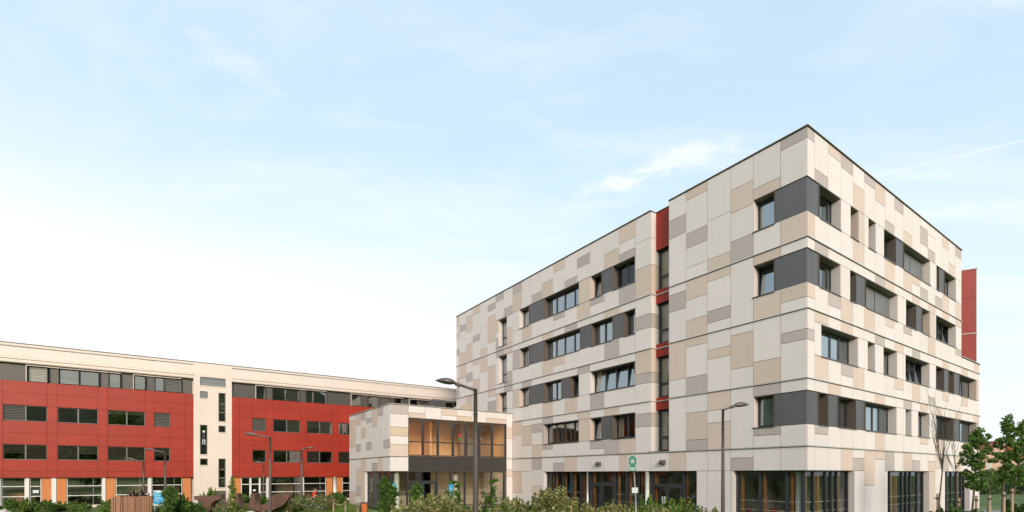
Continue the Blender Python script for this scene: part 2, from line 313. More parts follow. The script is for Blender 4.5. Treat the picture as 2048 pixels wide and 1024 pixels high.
# tables of the two-tone cladding, in metres along each facade (from, to, bottom, top, tone)
PANELS_WEST=[(-0,1.241,18.747,19.312,"g"),(-0,1.241,16.958,18.747,"w"),(-0,1.241,14.097,15.309,"b"),(1.241,2.635,17.508,19.312,"w"),(1.241,2.635,16.958,17.508,"b"),(1.241,2.635,14.097,15.309,"w"),(2.635,3.889,18.028,19.312,"w"),(2.635,3.889,16.806,18.028,"b"),(2.635,3.889,15.281,16.806,"w"),(2.635,3.889,14.097,15.281,"g"),(3.889,5.288,16.967,19.312,"w"),(3.889,5.288,14.812,16.967,"w"),(3.889,5.288,14.097,14.812,"b"),(5.288,6.685,18.747,19.312,"b"),(5.288,6.685,16.808,18.747,"w"),(5.288,6.685,15.958,16.808,"g"),(5.288,6.685,14.811,15.958,"w"),(5.288,6.685,14.097,14.811,"w"),(6.685,7.881,18.035,19.312,"w"),(6.685,7.881,16.961,18.035,"g"),(6.685,7.881,14.097,16.961,"w"),(9.288,10.503,17.664,19.312,"w"),(9.288,10.503,15.994,17.664,"w"),(9.288,10.503,14.097,15.994,"b"),(10.503,11.922,18.199,19.312,"b"),(10.503,11.922,17.489,18.199,"w"),(10.503,11.922,16.958,17.489,"g"),(10.503,11.922,14.097,15.309,"g"),(11.922,13.303,18.008,19.312,"w"),(11.922,13.303,16.958,18.008,"b"),(11.922,13.303,14.097,15.309,"w"),(13.303,14.705,16.958,19.312,"w"),(14.654,14.705,15.309,16.958,"w"),(13.303,14.705,14.826,15.309,"g"),(13.303,14.705,14.097,14.826,"w"),(14.705,16.081,18.708,19.312,"w"),(14.705,16.081,17.994,18.708,"g"),(14.705,16.081,16.977,17.994,"w"),(14.705,15.864,15.309,16.958,"b"),(14.705,16.081,14.097,15.3,"b"),(16.081,17.475,17.49,19.312,"w"),(16.081,17.475,16.958,17.49,"g"),(16.081,17.475,14.097,15.309,"w"),(17.475,18.866,18.572,19.312,"b"),(17.475,18.866,16.958,18.572,"w"),(17.475,18.866,14.827,15.309,"g"),(17.475,18.866,14.097,14.827,"w"),(18.866,20.262,18.181,19.312,"w"),(18.866,20.262,16.958,18.181,"b"),(18.866,20.262,14.097,15.309,"w"),(20.262,21.656,17.649,19.312,"w"),(20.262,21.656,16.958,17.649,"g"),(20.262,21.656,14.097,15.309,"w"),(21.656,23.04,16.958,19.312,"w"),(21.656,23.04,14.097,15.309,"b"),(23.04,24.446,18.542,19.312,"g"),(23.04,24.446,16.967,18.542,"b"),(23.408,24.446,15.309,16.958,"w"),(23.04,24.446,14.097,15.307,"w"),(24.446,25.803,17.67,19.312,"w"),(24.446,25.803,16.939,17.67,"g"),(24.446,25.803,16.895,16.939,"w"),(24.446,25.327,15.778,16.895,"w"),(24.446,25.803,14.097,14.429,"b"),(24.446,25.327,14.429,15.778,"b"),(25.803,27.179,18.63,19.312,"g"),(25.803,27.179,16.958,18.63,"w"),(25.803,27.179,16.895,16.958,"b"),(26.704,27.179,15.832,16.895,"b"),(26.704,27.179,15.309,15.832,"w"),(25.803,27.179,14.097,14.429,"g"),(26.704,27.179,14.429,15.309,"g"),(27.179,28.598,18.691,19.312,"w"),(27.179,28.598,18.102,18.691,"g"),(27.179,28.598,17.62,18.102,"w"),(27.179,28.598,15.155,17.62,"b"),(27.179,28.598,14.097,15.155,"w"),(28.598,29.988,16.912,19.312,"w"),(28.598,29.988,14.798,16.912,"w"),(28.598,29.988,14.097,14.798,"b"),(29.988,31.386,18.559,19.312,"b"),(29.988,31.386,16.446,18.559,"w"),(29.988,31.386,15.842,16.446,"g"),(29.988,31.386,14.097,15.842,"w"),(31.386,32.739,18.663,19.312,"w"),(31.386,32.739,17.133,18.663,"b"),(31.386,32.739,15.881,17.133,"w"),(31.386,32.739,14.097,15.881,"b"),(32.739,34.122,18.11,19.312,"w"),(32.739,34.122,17.502,18.11,"g"),(32.739,34.122,15.266,17.502,"w"),(32.739,34.122,14.097,15.266,"b"),(34.122,34.768,18.205,19.312,"b"),(34.122,34.768,17.512,18.205,"w"),(34.122,34.768,16.981,17.512,"b"),(34.122,34.768,15.838,16.981,"w"),(34.122,34.768,15.185,15.838,"g"),(34.122,34.768,14.097,15.185,"w"),(-0,1.241,13.579,14.097,"w"),(-0,1.241,11.271,11.954,"b"),(-0,1.241,10.729,11.271,"w"),(1.241,2.635,13.579,14.097,"b"),(1.241,2.635,10.729,11.954,"b"),(2.635,3.889,10.729,14.097,"w"),(3.889,5.288,13.587,14.097,"b"),(3.889,5.288,11.934,13.587,"w"),(3.889,5.288,11.279,11.934,"g"),(3.889,5.288,10.729,11.279,"w"),(5.288,6.685,12.959,14.097,"b"),(5.288,6.685,11.764,12.959,"w"),(5.288,6.685,10.729,11.764,"b"),(6.685,7.881,13.581,14.097,"w"),(6.685,7.881,12.564,13.581,"g"),(6.685,7.881,10.729,12.564,"w"),(9.288,10.503,12.927,14.097,"w"),(9.288,10.503,12.069,12.927,"g"),(9.288,10.503,10.729,12.069,"w"),(10.503,11.922,13.579,14.097,"w"),(10.503,11.922,10.729,11.954,"w"),(11.922,13.303,13.579,14.097,"b"),(11.922,13.303,10.729,11.954,"g"),(13.303,14.705,13.579,14.097,"w"),(13.303,14.705,10.729,11.954,"w"),(14.705,16.081,13.579,14.097,"w"),(14.705,16.081,10.729,11.954,"w"),(16.081,17.475,13.579,14.097,"g"),(16.081,17.475,10.729,11.954,"w"),(17.475,18.866,13.579,14.097,"w"),(17.475,18.866,11.301,11.954,"b"),(17.475,18.866,10.729,11.301,"w"),(18.866,20.262,13.579,14.097,"b"),(18.866,20.262,10.729,11.954,"b"),(20.262,21.656,13.579,14.097,"w"),(20.262,21.656,10.729,11.954,"w"),(21.656,23.04,13.579,14.097,"w"),(21.656,23.04,10.729,11.954,"w"),(23.04,24.446,13.59,14.097,"w"),(23.408,24.446,11.966,13.579,"g"),(23.04,24.446,10.729,11.954,"w"),(24.446,25.803,13.579,14.097,"b"),(24.446,25.327,11.954,13.554,"w"),(24.446,25.803,10.729,11.075,"g"),(24.446,25.327,11.075,11.954,"g"),(25.803,27.179,13.579,14.097,"g"),(26.704,27.179,11.787,13.554,"w"),(25.803,27.179,10.729,11.075,"w"),(26.704,27.179,11.075,11.787,"w"),(27.179,28.598,12.934,14.097,"w"),(27.179,28.598,10.729,12.934,"b"),(28.598,29.988,12.612,14.097,"b"),(28.598,29.988,10.729,12.612,"w"),(29.988,31.386,13.617,14.097,"b"),(29.988,31.386,12.11,13.617,"w"),(29.988,31.386,10.729,12.11,"b"),(31.386,32.739,12.99,14.097,"w"),(31.386,32.739,12.121,12.99,"g"),(31.386,32.739,10.729,12.121,"w"),(32.739,34.122,12.652,14.097,"b"),(32.739,34.122,10.729,12.652,"w"),(34.122,34.768,12.875,14.097,"w"),(34.122,34.768,11.447,12.875,"b"),(34.122,34.768,10.729,11.447,"g"),(-0,1.241,9.759,10.729,"w"),(-0,1.241,9.264,9.759,"g"),(-0,1.241,7.428,9.264,"w"),(1.241,2.635,8.619,10.729,"w"),(1.241,2.635,7.428,8.619,"b"),(2.635,3.889,10.266,10.729,"w"),(2.635,3.889,8.465,10.266,"b"),(2.635,3.889,7.428,8.465,"w"),(3.889,5.288,9.76,10.729,"w"),(3.889,5.288,9.258,9.76,"b"),(3.889,5.288,7.428,9.258,"w"),(5.288,6.685,10.235,10.729,"b"),(5.288,6.685,8.47,10.235,"w"),(5.288,6.685,7.428,8.47,"g"),(6.685,7.881,8.473,10.729,"b"),(6.685,7.881,7.428,8.473,"w"),(9.288,10.503,9.26,10.729,"b"),(9.288,10.503,8.612,9.26,"g"),(9.288,10.503,7.428,8.612,"w"),(10.503,11.922,10.176,10.729,"w"),(10.503,11.922,7.428,8.605,"w"),(11.922,13.303,10.176,10.729,"w"),(11.922,13.303,7.428,8.605,"w"),(13.303,14.705,10.176,10.729,"w"),(13.303,14.705,7.428,8.605,"g"),(14.705,16.081,10.176,10.729,"g"),(14.705,15.877,8.605,10.176,"w"),(14.705,16.081,7.428,8.605,"w"),(16.081,17.475,10.176,10.729,"w"),(16.081,17.475,7.428,8.605,"b"),(17.475,18.866,10.176,10.729,"w"),(17.475,18.866,7.428,8.605,"w"),(18.866,20.262,10.176,10.729,"w"),(18.866,20.262,7.428,8.605,"b"),(20.262,21.656,10.176,10.729,"w"),(20.262,21.656,7.428,8.605,"w"),(21.656,23.04,10.176,10.729,"g"),(21.656,23.04,7.428,8.605,"w"),(23.04,24.446,10.176,10.729,"w"),(23.408,24.446,8.605,10.176,"b"),(23.04,24.446,7.428,8.605,"w"),(24.446,25.803,10.207,10.729,"g"),(24.446,25.327,10.176,10.207,"g"),(24.446,25.327,8.605,10.176,"w"),(24.446,25.803,7.428,8.157,"w"),(24.446,25.327,8.157,8.605,"w"),(25.803,27.179,10.207,10.729,"w"),(26.704,27.179,10.176,10.207,"w"),(26.704,27.179,8.605,10.176,"b"),(25.803,27.179,7.428,8.157,"b"),(26.704,27.179,8.157,8.605,"b"),(27.179,28.598,10.076,10.729,"b"),(27.179,28.598,9.656,10.076,"w"),(27.179,28.598,7.428,9.656,"g"),(28.598,29.988,7.428,10.729,"w"),(29.988,31.386,9.947,10.729,"w"),(29.988,31.386,7.428,9.947,"w"),(31.386,32.739,7.428,10.729,"b"),(32.739,34.122,7.428,10.729,"w"),(34.122,34.768,7.428,10.729,"w"),(-0,1.241,6.856,7.428,"w"),(-0,1.241,4.214,5.255,"w"),(1.241,2.635,6.856,7.428,"g"),(1.241,2.635,4.837,5.255,"g"),(1.241,2.635,4.214,4.837,"w"),(2.635,3.889,4.214,7.428,"w"),(3.889,5.288,6.4,7.428,"b"),(3.889,5.288,5.711,6.4,"w"),(3.889,5.288,4.214,5.711,"b"),(5.288,6.685,6.408,7.428,"w"),(5.288,6.685,4.84,6.408,"b"),(5.288,6.685,4.214,4.84,"g"),(6.685,7.881,4.214,7.428,"w"),(9.288,10.503,6.708,7.428,"w"),(9.288,10.503,5.873,6.708,"g"),(9.288,10.503,4.214,5.873,"w"),(10.503,11.922,6.856,7.428,"w"),(10.503,11.922,4.214,5.255,"b"),(11.922,13.303,6.856,7.428,"b"),(11.922,13.303,4.214,5.255,"g"),(13.303,14.705,6.856,7.428,"w"),(13.303,14.705,4.652,5.255,"g"),(13.303,14.705,4.214,4.652,"w"),(14.705,16.081,6.856,7.428,"b"),(14.705,15.877,5.255,6.856,"b"),(14.705,16.081,4.214,5.255,"w"),(16.081,17.475,6.856,7.428,"w"),(16.081,17.475,4.214,5.255,"w"),(17.475,18.866,6.856,7.428,"w"),(17.475,18.866,4.214,5.255,"w"),(18.866,20.262,6.856,7.428,"g"),(20.066,20.262,5.255,6.856,"g"),(18.866,20.262,4.836,5.255,"g"),(18.866,20.262,4.214,4.836,"w"),(20.262,21.656,6.97,7.428,"w"),(20.262,21.656,6.276,6.97,"g"),(20.262,21.656,5.261,6.276,"w"),(20.262,21.656,4.214,5.261,"b"),(21.656,23.04,6.922,7.428,"w"),(21.656,23.04,5.273,6.922,"b"),(21.656,23.04,4.214,5.273,"w"),(23.04,24.446,6.242,7.428,"b"),(23.04,24.446,4.214,6.242,"w"),(24.446,25.803,4.214,7.428,"w"),(25.803,27.179,4.214,7.428,"w"),(27.179,28.598,4.214,7.428,"w"),(28.598,29.988,4.214,7.428,"b"),(29.988,31.386,4.214,7.428,"w"),(31.386,32.739,4.214,7.428,"w"),(32.739,34.122,4.214,7.428,"w"),(34.122,34.768,4.214,7.428,"w"),(-0,1.241,3.06,4.214,"w"),(1.241,2.635,3.06,4.214,"w"),(2.635,3.889,3.736,4.214,"w"),(2.635,3.889,3.06,3.736,"g"),(3.767,3.889,0.12,3.06,"w"),(3.889,5.288,3.06,4.214,"w"),(3.889,5.288,0.12,3.06,"w"),(5.288,6.685,3.06,4.214,"w"),(5.288,5.952,0.12,3.06,"w"),(6.685,7.881,3.06,4.214,"b"),(7.881,9.288,3.06,4.214,"w"),(9.288,10.503,3.06,4.214,"w"),(10.503,11.922,3.06,4.214,"b"),(11.922,13.303,3.06,4.214,"w"),(13.303,14.705,3.06,4.214,"w"),(14.705,16.081,3.06,4.214,"w"),(16.081,17.475,3.06,4.214,"b"),(17.475,18.866,3.741,4.214,"w"),(17.475,18.866,3.06,3.741,"g"),(18.866,20.262,3.06,4.214,"w"),(20.002,20.262,0.12,3.06,"w"),(20.262,21.656,3.262,4.214,"g"),(20.262,21.656,1.896,3.262,"w"),(20.262,21.656,0.12,1.896,"b"),(21.656,23.04,3.092,4.214,"w"),(21.656,23.04,0.12,3.092,"w"),(23.04,24.446,3.097,4.214,"w"),(23.04,24.446,1.262,3.097,"b"),(23.04,24.446,0.12,1.262,"w"),(24.446,25.803,0.12,4.214,"w"),(25.803,27.179,0.12,4.214,"w"),(27.179,28.598,0.12,4.214,"w"),(28.598,29.988,0.12,4.214,"w"),(29.988,31.386,0.12,4.214,"w"),(31.386,32.739,0.12,4.214,"w"),(32.739,34.122,0.12,4.214,"w"),(34.122,34.768,0.12,4.214,"w")]
PANELS_EAST=[(0,0.73,18.754,19.312,"g"),(0,0.73,16.958,18.754,"w"),(0,0.73,14.097,15.309,"b"),(0.73,2.134,17.535,19.312,"w"),(0.73,2.134,16.958,17.535,"g"),(0.73,2.134,14.097,15.309,"w"),(2.134,3.539,18.778,19.312,"b"),(2.134,3.539,16.958,18.778,"w"),(2.134,3.539,14.097,15.309,"w"),(3.539,4.943,18.595,19.312,"g"),(3.539,4.943,16.958,18.595,"w"),(3.539,4.649,15.309,16.958,"w"),(3.539,4.943,14.097,15.309,"w"),(4.943,6.348,18.252,19.312,"w"),(4.943,6.348,16.958,18.252,"b"),(5.625,6.348,15.309,16.958,"b"),(4.943,6.348,14.097,15.309,"b"),(6.348,7.752,18.765,19.312,"g"),(6.348,7.752,16.958,18.765,"w"),(6.348,6.885,15.309,16.958,"w"),(6.348,7.752,14.097,15.309,"w"),(7.752,9.156,18.241,19.312,"b"),(7.752,9.156,16.958,18.241,"w"),(7.865,9.011,15.309,16.958,"w"),(7.752,9.156,14.097,15.309,"w"),(9.156,10.561,17.531,19.312,"w"),(9.156,10.561,16.958,17.531,"g"),(9.156,10.561,14.097,15.309,"b"),(10.561,11.965,18.571,19.312,"g"),(10.561,11.965,16.958,18.571,"w"),(10.561,11.965,14.097,15.309,"w"),(11.965,13.369,17.685,19.312,"w"),(11.965,13.369,16.958,17.685,"b"),(11.965,13.369,14.097,15.309,"b"),(13.369,14.774,16.958,19.312,"w"),(13.369,14.774,14.799,15.309,"b"),(13.369,14.774,14.097,14.799,"w"),(14.774,16.178,18.776,19.312,"w"),(14.774,16.178,17.684,18.776,"g"),(14.774,16.178,16.958,17.684,"w"),(14.774,16.178,14.858,15.309,"w"),(14.774,16.178,14.097,14.858,"g"),(16.178,17.582,18.629,19.312,"w"),(16.178,17.582,17.67,18.629,"w"),(16.178,17.582,16.958,17.67,"g"),(16.617,17.582,15.309,16.958,"w"),(16.178,17.582,14.097,15.309,"w"),(17.582,18.987,16.958,19.312,"w"),(17.582,17.825,15.309,16.958,"w"),(17.582,18.987,14.862,15.309,"w"),(17.582,18.987,14.097,14.862,"g"),(18.987,20.391,18.576,19.312,"b"),(18.987,20.391,16.958,18.576,"w"),(18.987,20.391,14.097,15.309,"b"),(20.391,21.796,17.738,19.312,"w"),(20.391,21.796,16.958,17.738,"b"),(20.391,21.796,14.097,15.309,"w"),(21.796,23.2,18.597,19.312,"g"),(21.796,23.2,16.958,18.597,"w"),(21.946,23.2,15.309,16.958,"w"),(21.796,23.2,14.097,15.309,"b"),(0,0.73,13.579,14.097,"w"),(0,0.73,11.263,11.954,"b"),(0,0.73,10.729,11.263,"w"),(0.73,2.134,13.579,14.097,"g"),(0.73,2.134,10.729,11.954,"w"),(2.134,3.539,13.579,14.097,"w"),(3.479,3.539,11.954,13.579,"w"),(2.134,3.539,11.276,11.954,"g"),(2.134,3.539,10.729,11.276,"w"),(3.539,4.943,13.579,14.097,"w"),(3.539,4.591,11.954,13.579,"w"),(3.539,4.943,10.729,11.954,"b"),(4.943,6.348,13.579,14.097,"w"),(4.943,6.348,10.729,11.954,"w"),(6.348,7.752,13.579,14.097,"w"),(6.348,7.752,10.729,11.954,"b"),(7.752,9.156,13.579,14.097,"g"),(7.752,9.156,10.729,11.954,"w"),(9.156,10.561,13.579,14.097,"b"),(9.156,10.561,11.445,11.954,"b"),(9.156,10.561,10.729,11.445,"w"),(10.561,11.965,13.579,14.097,"w"),(11.045,11.965,11.954,13.579,"w"),(10.561,11.965,10.729,11.954,"w"),(11.965,13.369,13.579,14.097,"w"),(11.965,12.368,11.954,13.579,"w"),(11.965,13.369,11.465,11.954,"g"),(11.965,13.369,10.729,11.465,"w"),(13.369,14.774,13.579,14.097,"b"),(13.369,14.774,10.729,11.954,"w"),(14.774,16.178,13.579,14.097,"w"),(14.774,16.178,10.729,11.954,"w"),(16.178,17.582,13.579,14.097,"b"),(16.562,17.582,11.954,13.579,"b"),(16.178,17.582,10.729,11.954,"b"),(17.582,18.987,13.579,14.097,"w"),(17.582,17.748,11.954,13.579,"w"),(17.582,18.987,10.729,11.954,"w"),(18.987,20.391,13.579,14.097,"b"),(18.987,20.391,10.729,11.954,"w"),(20.391,21.796,13.579,14.097,"w"),(20.391,21.796,10.729,11.954,"w"),(21.796,23.2,13.579,14.097,"b"),(21.946,23.2,11.954,13.579,"w"),(21.796,23.2,11.496,11.954,"g"),(21.796,23.2,10.729,11.496,"w"),(0,0.73,9.758,10.729,"w"),(0,0.73,9.239,9.758,"g"),(0,0.73,7.428,9.239,"w"),(0.73,2.134,10.244,10.729,"b"),(0.73,2.134,10.176,10.244,"w"),(0.73,1.39,8.605,10.176,"w"),(0.73,2.134,7.428,8.595,"b"),(2.134,3.539,10.176,10.729,"w"),(2.134,3.539,7.428,8.605,"w"),(3.539,4.943,10.176,10.729,"b"),(3.539,4.943,7.959,8.605,"g"),(3.539,4.943,7.428,7.959,"w"),(4.943,6.348,10.176,10.729,"w"),(5.564,6.348,8.605,10.176,"w"),(4.943,6.348,7.428,8.605,"b"),(6.348,7.752,10.176,10.729,"w"),(6.348,6.783,8.605,10.176,"w"),(6.348,7.752,7.428,8.605,"w"),(7.752,9.156,10.176,10.729,"g"),(7.785,8.942,8.605,10.176,"w"),(7.752,9.156,7.428,8.605,"w"),(9.156,10.561,10.176,10.729,"w"),(9.156,10.561,7.428,8.605,"w"),(10.561,11.965,10.176,10.729,"b"),(10.969,11.965,8.605,10.176,"w"),(10.561,11.965,7.941,8.605,"b"),(10.561,11.965,7.428,7.941,"w"),(11.965,13.369,10.176,10.729,"w"),(11.965,12.288,8.605,10.176,"w"),(11.965,13.369,7.428,8.605,"w"),(13.369,14.774,10.176,10.729,"g"),(13.369,14.774,7.428,8.605,"b"),(14.774,16.178,10.176,10.729,"w"),(14.774,16.178,7.428,8.605,"w"),(16.178,17.582,10.176,10.729,"w"),(16.525,17.582,8.605,10.176,"w"),(16.178,17.582,7.961,8.605,"w"),(16.178,17.582,7.428,7.961,"g"),(17.582,18.987,10.176,10.729,"w"),(17.582,17.729,8.605,10.176,"w"),(17.582,18.987,7.428,8.605,"w"),(18.987,20.391,10.176,10.729,"b"),(18.987,20.391,7.971,8.605,"b"),(18.987,20.391,7.428,7.971,"w"),(20.391,21.796,10.176,10.729,"w"),(20.391,21.796,7.428,8.605,"w"),(21.796,23.2,10.176,10.729,"w"),(21.796,23.2,7.428,8.605,"w"),(23.2,24.7,10.176,10.729,"b"),(23.2,24.7,7.936,8.605,"b"),(23.2,24.7,7.428,7.936,"w"),(24.7,26.2,10.176,10.729,"w"),(24.7,26.2,7.428,8.605,"w"),(26.2,27.7,10.176,10.729,"w"),(26.964,27.7,8.605,10.176,"b"),(26.2,27.7,7.428,8.605,"w"),(0,0.73,6.856,7.428,"w"),(0,0.73,4.214,5.255,"w"),(0.73,2.134,6.856,7.428,"w"),(0.73,2.134,4.825,5.255,"g"),(0.73,2.134,4.214,4.825,"w"),(2.134,3.539,6.856,7.428,"b"),(2.134,3.539,4.214,5.255,"w"),(3.539,4.943,6.856,7.428,"w"),(3.539,4.943,4.214,5.255,"w"),(4.943,6.348,6.856,7.428,"w"),(4.943,6.348,4.214,5.255,"w"),(6.348,7.752,6.856,7.428,"w"),(6.348,7.752,4.214,5.255,"w"),(7.752,9.156,6.856,7.428,"b"),(7.752,9.156,4.214,5.255,"b"),(9.156,10.561,6.856,7.428,"w"),(9.156,10.561,4.214,5.255,"w"),(10.561,11.965,6.856,7.428,"w"),(10.894,11.965,5.255,6.856,"w"),(10.561,11.965,4.214,5.255,"w"),(11.965,13.369,6.856,7.428,"g"),(11.965,12.288,5.255,6.856,"w"),(13.288,13.369,5.255,6.856,"w"),(11.965,13.369,4.214,5.255,"w"),(13.369,14.774,6.856,7.428,"w"),(13.369,14.429,5.255,6.856,"w"),(13.369,14.774,4.214,5.255,"w"),(14.774,16.178,6.856,7.428,"b"),(14.774,16.178,4.814,5.255,"b"),(14.774,16.178,4.214,4.814,"w"),(16.178,17.582,6.856,7.428,"w"),(16.506,17.582,5.255,6.856,"w"),(16.178,17.582,4.214,5.255,"w"),(17.582,18.987,6.856,7.428,"b"),(17.582,17.729,5.255,6.856,"b"),(17.582,18.987,4.214,5.255,"b"),(18.987,20.391,6.856,7.428,"w"),(18.987,20.391,4.214,5.255,"w"),(20.391,21.796,6.856,7.428,"w"),(20.391,21.796,4.214,5.255,"w"),(21.796,23.2,6.856,7.428,"b"),(21.796,23.2,4.214,5.255,"w"),(23.2,24.7,6.856,7.428,"w"),(23.2,24.7,4.214,5.255,"w"),(24.7,26.2,6.856,7.428,"w"),(24.7,26.2,4.214,5.255,"b"),(26.2,27.7,6.856,7.428,"b"),(26.964,27.7,5.255,6.856,"g"),(26.2,27.7,4.214,5.255,"w"),(0,0.73,3.06,4.214,"w"),(0.73,2.134,3.06,4.214,"w"),(2.134,3.539,3.06,4.214,"w"),(3.539,4.943,3.06,4.214,"b"),(4.943,6.348,3.734,4.214,"w"),(4.943,6.348,3.06,3.734,"g"),(5.144,6.348,0.12,3.06,"w"),(6.348,7.752,2.267,4.214,"b"),(6.348,7.752,0.12,2.267,"w"),(7.752,9.156,3.719,4.214,"b"),(7.752,9.156,0.12,3.719,"w"),(9.156,10.561,3.06,4.214,"g"),(9.156,9.519,0.12,3.06,"w"),(10.561,11.965,3.06,4.214,"w"),(11.965,13.369,3.06,4.214,"b"),(13.369,14.774,3.727,4.214,"w"),(13.369,14.774,3.06,3.727,"g"),(14.774,16.178,3.06,4.214,"w"),(16.178,17.582,3.708,4.214,"w"),(16.178,17.582,3.06,3.708,"b"),(16.444,17.582,0.12,3.06,"b"),(17.582,18.987,3.269,4.214,"b"),(17.582,18.987,0.12,3.269,"w"),(18.987,20.391,3.06,4.214,"g"),(18.987,19.542,0.12,3.06,"w"),(20.391,21.796,3.06,4.214,"w"),(21.796,23.2,3.06,4.214,"b"),(23.2,24.7,3.06,4.214,"w"),(24.7,26.2,3.06,4.214,"w"),(25.252,26.2,0.12,3.06,"w"),(26.2,27.7,3.06,4.214,"w"),(26.2,27.7,0.12,3.06,"w"),(23.2,24.7,10.729,11.523,"w"),(24.7,26.2,10.729,11.523,"w"),(26.2,27.7,10.729,11.523,"b")]
OPEN_WEST=[(1.542,2.635,15.309,16.958),(1.56,2.635,11.954,13.579),(1.567,2.635,5.255,6.856),(13.557,14.654,15.309,16.958),(10.524,12.491,15.309,16.958),(22.056,23.408,15.309,16.958),(15.864,19.986,15.309,16.958),(12.514,14.603,11.954,13.579),(10.524,11.467,11.954,13.579),(22.056,23.408,11.954,13.579),(15.756,19.986,11.954,13.579),(10.524,14.705,8.605,10.176),(22.056,23.408,8.605,10.176),(17.87,19.986,8.605,10.176),(15.877,16.831,8.605,10.176),(13.581,14.705,5.255,6.856),(10.524,12.537,5.255,6.856),(15.877,20.066,5.255,6.856),(25.327,26.704,14.429,16.895),(25.327,26.704,11.075,13.554),(25.327,26.704,8.157,10.207)]
OPEN_EAST=[(1.249,3.513,15.309,16.958),(4.649,5.625,15.309,16.958),(6.885,7.865,15.309,16.958),(9.011,10.819,15.309,16.958),(12.083,16.617,15.309,16.958),(17.825,18.428,15.309,16.958),(19.57,21.946,15.309,16.958),(1.24,3.479,11.954,13.579),(4.591,5.383,11.954,13.579),(6.592,11.045,11.954,13.579),(12.368,14.139,11.954,13.579),(15.245,16.562,11.954,13.579),(17.748,21.946,11.954,13.579),(1.39,5.564,8.605,10.176),(6.783,7.785,8.605,10.176),(8.942,10.969,8.605,10.176),(12.288,16.525,8.605,10.176),(17.729,19.468,8.605,10.176),(20.503,21.573,8.605,10.176),(22.908,26.964,8.605,10.176),(1.19,2.158,5.255,6.856),(3.281,5.347,5.255,6.856),(6.529,10.894,5.255,6.856),(12.288,13.288,5.255,6.856),(14.429,16.506,5.255,6.856),(17.729,21.465,5.255,6.856),(22.862,26.964,5.255,6.856)]
DARK_WEST=[(1.192,1.542,15.309,16.958),(-0,1.192,15.309,16.958),(1.192,1.56,11.954,13.579),(-0,1.192,11.954,13.579),(1.211,1.567,5.255,6.856),(-0,1.211,5.255,6.856),(13.16,13.557,15.309,16.958),(12.491,13.16,15.309,16.958),(21.604,22.056,15.309,16.958),(19.986,21.604,15.309,16.958),(14.603,15.756,11.954,13.579),(11.81,12.514,11.954,13.579),(11.467,11.81,11.954,13.579),(21.604,22.056,11.954,13.579),(19.986,21.604,11.954,13.579),(16.831,17.87,8.605,10.176),(21.604,22.056,8.605,10.176),(19.986,21.604,8.605,10.176),(13.279,13.581,5.255,6.856),(12.537,13.279,5.255,6.856)]
DARK_EAST=[(0,0.532,15.309,16.958),(0.532,1.249,15.309,16.958),(0,0.513,11.954,13.579),(0.513,1.24,11.954,13.579),(0,0.464,5.255,6.856),(0.464,1.19,5.255,6.856),(10.819,12.083,15.309,16.958),(18.428,19.57,15.309,16.958),(5.383,6.079,11.954,13.579),(6.079,6.592,11.954,13.579),(14.139,15.245,11.954,13.579),(19.468,20.503,8.605,10.176),(21.573,22.908,8.605,10.176),(2.158,3.281,5.255,6.856),(5.347,6.017,5.255,6.856),(6.017,6.529,5.255,6.856),(21.465,22.862,5.255,6.856)]
SHOP_WEST=[(5.952,20.002,0,3.06),(0,3.767,0,3.06)]
SHOP_EAST=[(0,5.144,0,3.06),(9.519,16.444,0,3.06),(19.542,25.252,0,3.06)]
RETURN_CUTS=[(17.664,19.312,"w"),(15.994,17.664,"w"),(14.097,15.994,"b"),(12.927,14.097,"w"),(12.069,12.927,"g"),(10.729,12.069,"w"),(9.26,10.729,"b"),(8.612,9.26,"g"),(7.428,8.612,"w"),(6.708,7.428,"w"),(5.873,6.708,"g"),(4.214,5.873,"w")]
ANNEX_LEFT=[(0.001,1.358,5.464,8.144,"w"),(0.001,1.358,4.845,5.464,"g"),(0.001,1.358,4.22,4.845,"w"),(0.001,1.358,3.093,4.22,"w"),(1.358,2.664,7.423,8.144,"g"),(1.358,2.664,4.22,7.423,"w"),(1.358,2.664,3.093,4.22,"b"),(2.664,4.046,6.694,8.144,"b"),(2.664,4.046,4.22,6.694,"w"),(2.664,4.046,3.742,4.22,"w"),(2.664,4.046,3.093,3.742,"g"),(4.046,5.472,7.468,8.144,"w"),(4.046,5.472,7.1,7.468,"g"),(4.046,5.472,5.482,7.1,"w"),(4.046,5.472,4.857,5.482,"g"),(4.046,5.472,4.22,4.857,"w"),(4.046,5.472,3.093,4.22,"w"),(5.472,6.824,7.439,8.144,"g"),(5.472,6.824,6.772,7.439,"w"),(5.472,6.824,5.929,6.772,"b"),(5.472,6.824,4.22,5.929,"w"),(5.472,6.824,3.093,4.22,"b"),(5.736,6.824,0.12,3.093,"b"),(6.824,8.166,7.13,8.144,"b"),(6.824,8.166,5.452,7.13,"w"),(6.824,8.166,4.845,5.452,"g"),(6.824,8.166,4.22,4.845,"w"),(6.824,8.166,3.257,4.22,"w"),(6.824,8.166,1.773,3.257,"b"),(6.824,8.166,0.973,1.773,"g"),(6.824,8.166,0.12,0.973,"w"),(8.166,10.112,7.685,8.144,"w"),(8.166,10.112,5.277,7.685,"b"),(8.166,10.112,4.22,5.277,"w"),(8.166,10.112,1.264,4.22,"w"),(8.166,10.112,0.12,1.264,"b")]
